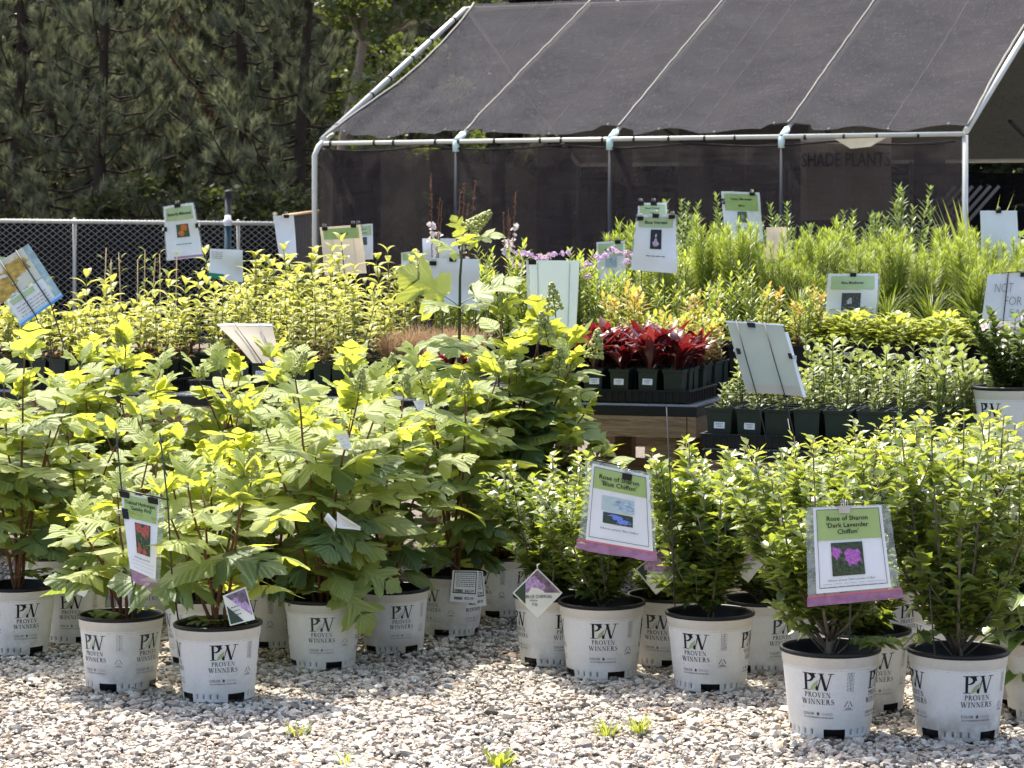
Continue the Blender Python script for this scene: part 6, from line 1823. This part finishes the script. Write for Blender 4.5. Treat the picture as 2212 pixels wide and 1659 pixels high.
# stained bag sign, left edge
S = sheet_px(((-35, 585), (62, 527), (137, 640), (45, 705)), 10.7, -.05, .003, 25)
t = sign_root('tilted bag sign with brown leaf stains and blue zip strip at the left edge', S)
rect(S, 0, 0, 1.0, .93, 0, M_bagblue, 'bag', t); rect(S, 0, .93, 1.0, .965, .002, M_bluelt, 'zip_band', t, ny=1); rect(S, 0, .965, 1.0, 1.0, .002, M_blue, 'zip_line', t, ny=1)
rect(S, -.1, .0, .86, .56, .003, PH_leafstain, 'stained_sheet', t); rect(S, .05, .58, .86, .93, .003, M_white, 'lower_sheet', t)
rect(S, .1, .60, .62, .68, .005, M_header2, 'green_stripe', t, 2, 2); rules(S, .12, .75, .8, .9, .005, M_inkpale, t, 4, .012)
stake(S, (.36, .72), t, ZD, False, M_wire, .003, hoop=False)
S = sheet_px(((-60, 548), (14, 556), (14, 600), (-60, 600)), 11.4, 0, .002, 26)
t = sign_root('pale green sign corner at the left edge above the stained bag', S); rect(S, 0, 0, 1, 1, 0, M_header2, 'board', t); stake(S, (.3,), t, ZD, hoop=False)

# plant tags on the pots
def tag_thing(lab, corners, d, db=0, name='plant_tag', seed=30):
    S = sheet_px(corners, d, db, .0012, seed)
    return S, thing(name, lab, 'tag', (0, 0, 0), 0, 'plant tags and price tags')
def tri(S, pts, off, mat, name, parent):
    b = MB(); b.poly([S(u, v, off) for u, v in pts][::-1], 0, .5, [(u, 1 - v) for u, v in pts][::-1]); return place(name, b.build(name, mat), parent)
M_tagcream = plain('tag_cream', (.66, .66, .58), .5, .3)
M_taggreen = plain('tag_green', (.03, .055, .03), .5, .3)
def diamond(lab, cx, cy, r, d, title, seed, tilt=0.0):
    c = [(cx + r * math.sin(tilt + a), cy - r * math.cos(tilt + a)) for a in (0, 1.571, 3.142, 4.712)]
    S, t = tag_thing(lab, c, d, 0, seed=seed)
    # corners of the sheet are top, right, bottom, left of the diamond
    rect(S, 0, 0, 1, 1, 0, M_tagcream, 'card', t, 4, 4)
    tri(S, [(.03, .03), (.97, .03), (.5, .5), (.03, .97)] if False else [(.04, .04), (.95, .04), (.04, .95)], .0012, PH_tag, 'photo', t)
    tri(S, [(.04, .96), (.04, .52), (.48, .96)], .0022, M_taggreen, 'green_corner', t)
    # words run level, across the lower right half
    a, b_, c_, d_ = S.c
    S2 = Sheet(d_.lerp(b_, .28) + (c_ - a) * .02, d_.lerp(b_, .92) + (c_ - a) * .02, d_.lerp(b_, .92) + (c_ - a) * .5, d_.lerp(b_, .28) + (c_ - a) * .5, 0)
    lettering(S2, title, .38, .10, .13, .003, M_inkgrey, t, .8); lettering(S2, 'Hibiscus', .22, .26, .07, .003, M_inkgrey, t, .3)
    pl, w = serif_line('PW', .010)
    bb = MB()
    for p in pl: bb.poly([S2(.27 + x / S2.w, .5 - z / S2.h, .003) for x, z in p], 0)
    place('lettering', bb.build('lettering', M_inkgrey), t, kind='stuff')
    st = MB(); st.tube([S(0, 0, .001), S(-.06, -.06, .002), S(-.03, -.12, -.01)], .0025, 5); place('loop', st.build('loop', M_tagcream), t)
    return t
diamond('diamond plant tag with purple flower lettered Blue Chiffon hanging before a white pot', 1161, 1281, 54, 7.95, 'BLUE CHIFFON', 31)
diamond('diamond plant tag half hidden between the two shrubs right of the blue flower sign', 1422, 1235, 50, 7.95, 'BLUE CHIFFON', 32, .1)
diamond('diamond plant tag hanging behind the dented pot', 1612, 1213, 46, 7.86, 'CHIFFON', 33, -.1)
diamond('shaded diamond plant tag tilted high above the dented pot', 1650, 1168, 44, 8.0, 'CHIFFON', 34, .25)
S, t = tag_thing('small rectangular plant tag with purple photo leaning on the foremost left pot rim', ((481, 1287), (531, 1267), (551, 1338), (497, 1352)), 7.30, -.02, seed=35)
rect(S, 0, 0, 1, 1, 0, M_tagcream, 'card', t, 3, 3); tri(S, [(.10, .05), (.95, .05), (.95, .86)], .0015, PH_tag, 'photo', t); tri(S, [(.05, .35), (.05, .96), (.58, .96)], .0015, M_taggreen, 'green_corner', t)
rules(S, .2, .45, .55, .7, .002, M_inkgrey, t, 3, .03)
S, t = tag_thing('white tag with small print leaning between the two leftmost pots', ((150, 1240), (205, 1250), (182, 1290), (132, 1268)), 8.2, -.03, seed=36)
rect(S, 0, 0, 1, 1, 0, M_tagcream, 'card', t, 3, 3); tri(S, [(.05, .4), (.05, .96), (.5, .96)], .0015, M_taggreen, 'green_corner', t); lettering(S, 'GATSBY', .6, .45, .2, .002, M_inkgrey, t, .5)
def price(lab, c, d, seed, txt):
    S, t = tag_thing(lab, c, d, 0, 'price_tag', seed)
    rect(S, 0, 0, 1, 1, 0, M_white, 'card', t, 3, 4)
    frame_line(S, .07, .03, .93, .72, .0012, M_ink, t, .03); rules(S, .14, .10, .86, .48, .002, M_inkgrey, t, 7, .022, seed)
    lettering(S, txt, .68, .63, .075, .002, M_ink, t, .34); lettering(S, txt, .68, .86, .075, .002, M_ink, t, .34)
    for v0 in (.59, .83):
        rr = random.Random(seed); b = MB(); u = .14
        while u < .44:
            w = rr.uniform(.008, .03); b.poly([S(u, v0, .002), S(u, v0 + .09, .002), S(u + w, v0 + .09, .002), S(u + w, v0, .002)], 0); u += w + rr.uniform(.008, .02)
        place('barcode', b.build('barcode', M_ink), t, kind='stuff')
price('rear price tag peeking out to the right on the dark hydrangea pot', ((1003, 1233), (1043, 1234), (1051, 1308), (1008, 1314)), 8.945, 40, '$47.99')
price('front white price tag with bar code hung on the dark hydrangea pot', ((978, 1232), (1034, 1233), (1031, 1304), (972, 1299)), 8.925, 41, '$52.99')
for i, (c, d, lab) in enumerate((( ((722, 940), (752, 936), (760, 968), (742, 972)), 8.0, 'upper white paper label caught among the hydrangea leaves'), (((708, 1108), (728, 1128), (722, 1150), (700, 1120)), 7.95, 'folded white paper strip low in the bushy hydrangea'), (((728, 1104), (779, 1138), (778, 1146), (728, 1140)), 7.9, 'white paper label stretched out right of the bushy hydrangea stem'), (((892, 866), (918, 864), (918, 878), (905, 892)), 8.3, 'small white paper label on a leaf below the tallest hydrangea'))):
    S, t = tag_thing(lab, c, d, 0, 'paper_label', 50 + i)
    S.warp = .006; rect(S, 0, 0, 1, 1, 0, M_white, 'paper', t, 4, 4); rules(S, .2, .3, .8, .7, .001, M_inkpale, t, 3, .03)
S, t = tag_thing('white cone-shaped blank tag behind the thick-stemmed shrub', ((1992, 1316), (2022, 1316), (2010, 1352), (2004, 1352)), 7.35, 0, 'blank_tag', 60)
rect(S, 0, 0, 1, 1, 0, M_tagcream, 'card', t, 3, 3)
# wires and thin support canes
for (pts, r_, lab) in (([P(2006, 1240, 6.62), P(2012, 1330, 6.6), P(2020, 1415, 6.62)], .0022, 'thin wire stuck in the thick-stemmed shrub pot'), ([P(1440, 880, 7.62), P(1450, 1080, 7.6), P(1458, 1310, 7.6)], .0024, 'thin wire stake beside the upright narrow shrub'), ([P(1702, 905, 9.3), P(1712, 960, 9.2)], .002, 'short wire end hanging at the square pot tray')):
    b = MB(); b.tube(pts, r_, 6); o = place('wire_stake', b.build('wire_stake', M_wire)); prop(o, lab, 'wire', 'thin wire stakes')
# banner inside the shade house
t = thing('shade_sign', 'tan cloth banner lettered SHADE PLANTS hanging inside the shade house front', 'banner', (0, 0, 0))
M_tan = plain('tan_cloth', (.34, .27, .20), .8, .2, var=.2, scale=3)
A, B = hs(5.90, .12, 0), hs(6.93, .12, 0)
S = Sheet(A + Vector((0, 0, 2.60)), B + Vector((0, 0, 2.60)), B + Vector((0, 0, 1.62)), A + Vector((0, 0, 1.62)), .012, 3)
rect(S, 0, 0, 1, 1, 0, M_tan, 'cloth', t, 12, 10); lettering(S, 'SHADE PLANTS', .5, .30, .16, .014, M_ink, t, .98, .01)
S3 = Sheet(hs(6.32, -.05, 2.53), hs(6.9, -.05, 2.54), hs(6.72, -.05, 2.44), hs(6.5, -.05, 2.42), .004, 1)
rect(S3, 0, 0, 1, 1, 0, plain('yellowed_cloth', (.70, .62, .42), .7, .2, var=.3, scale=5), 'top_fold', t, 6, 3)
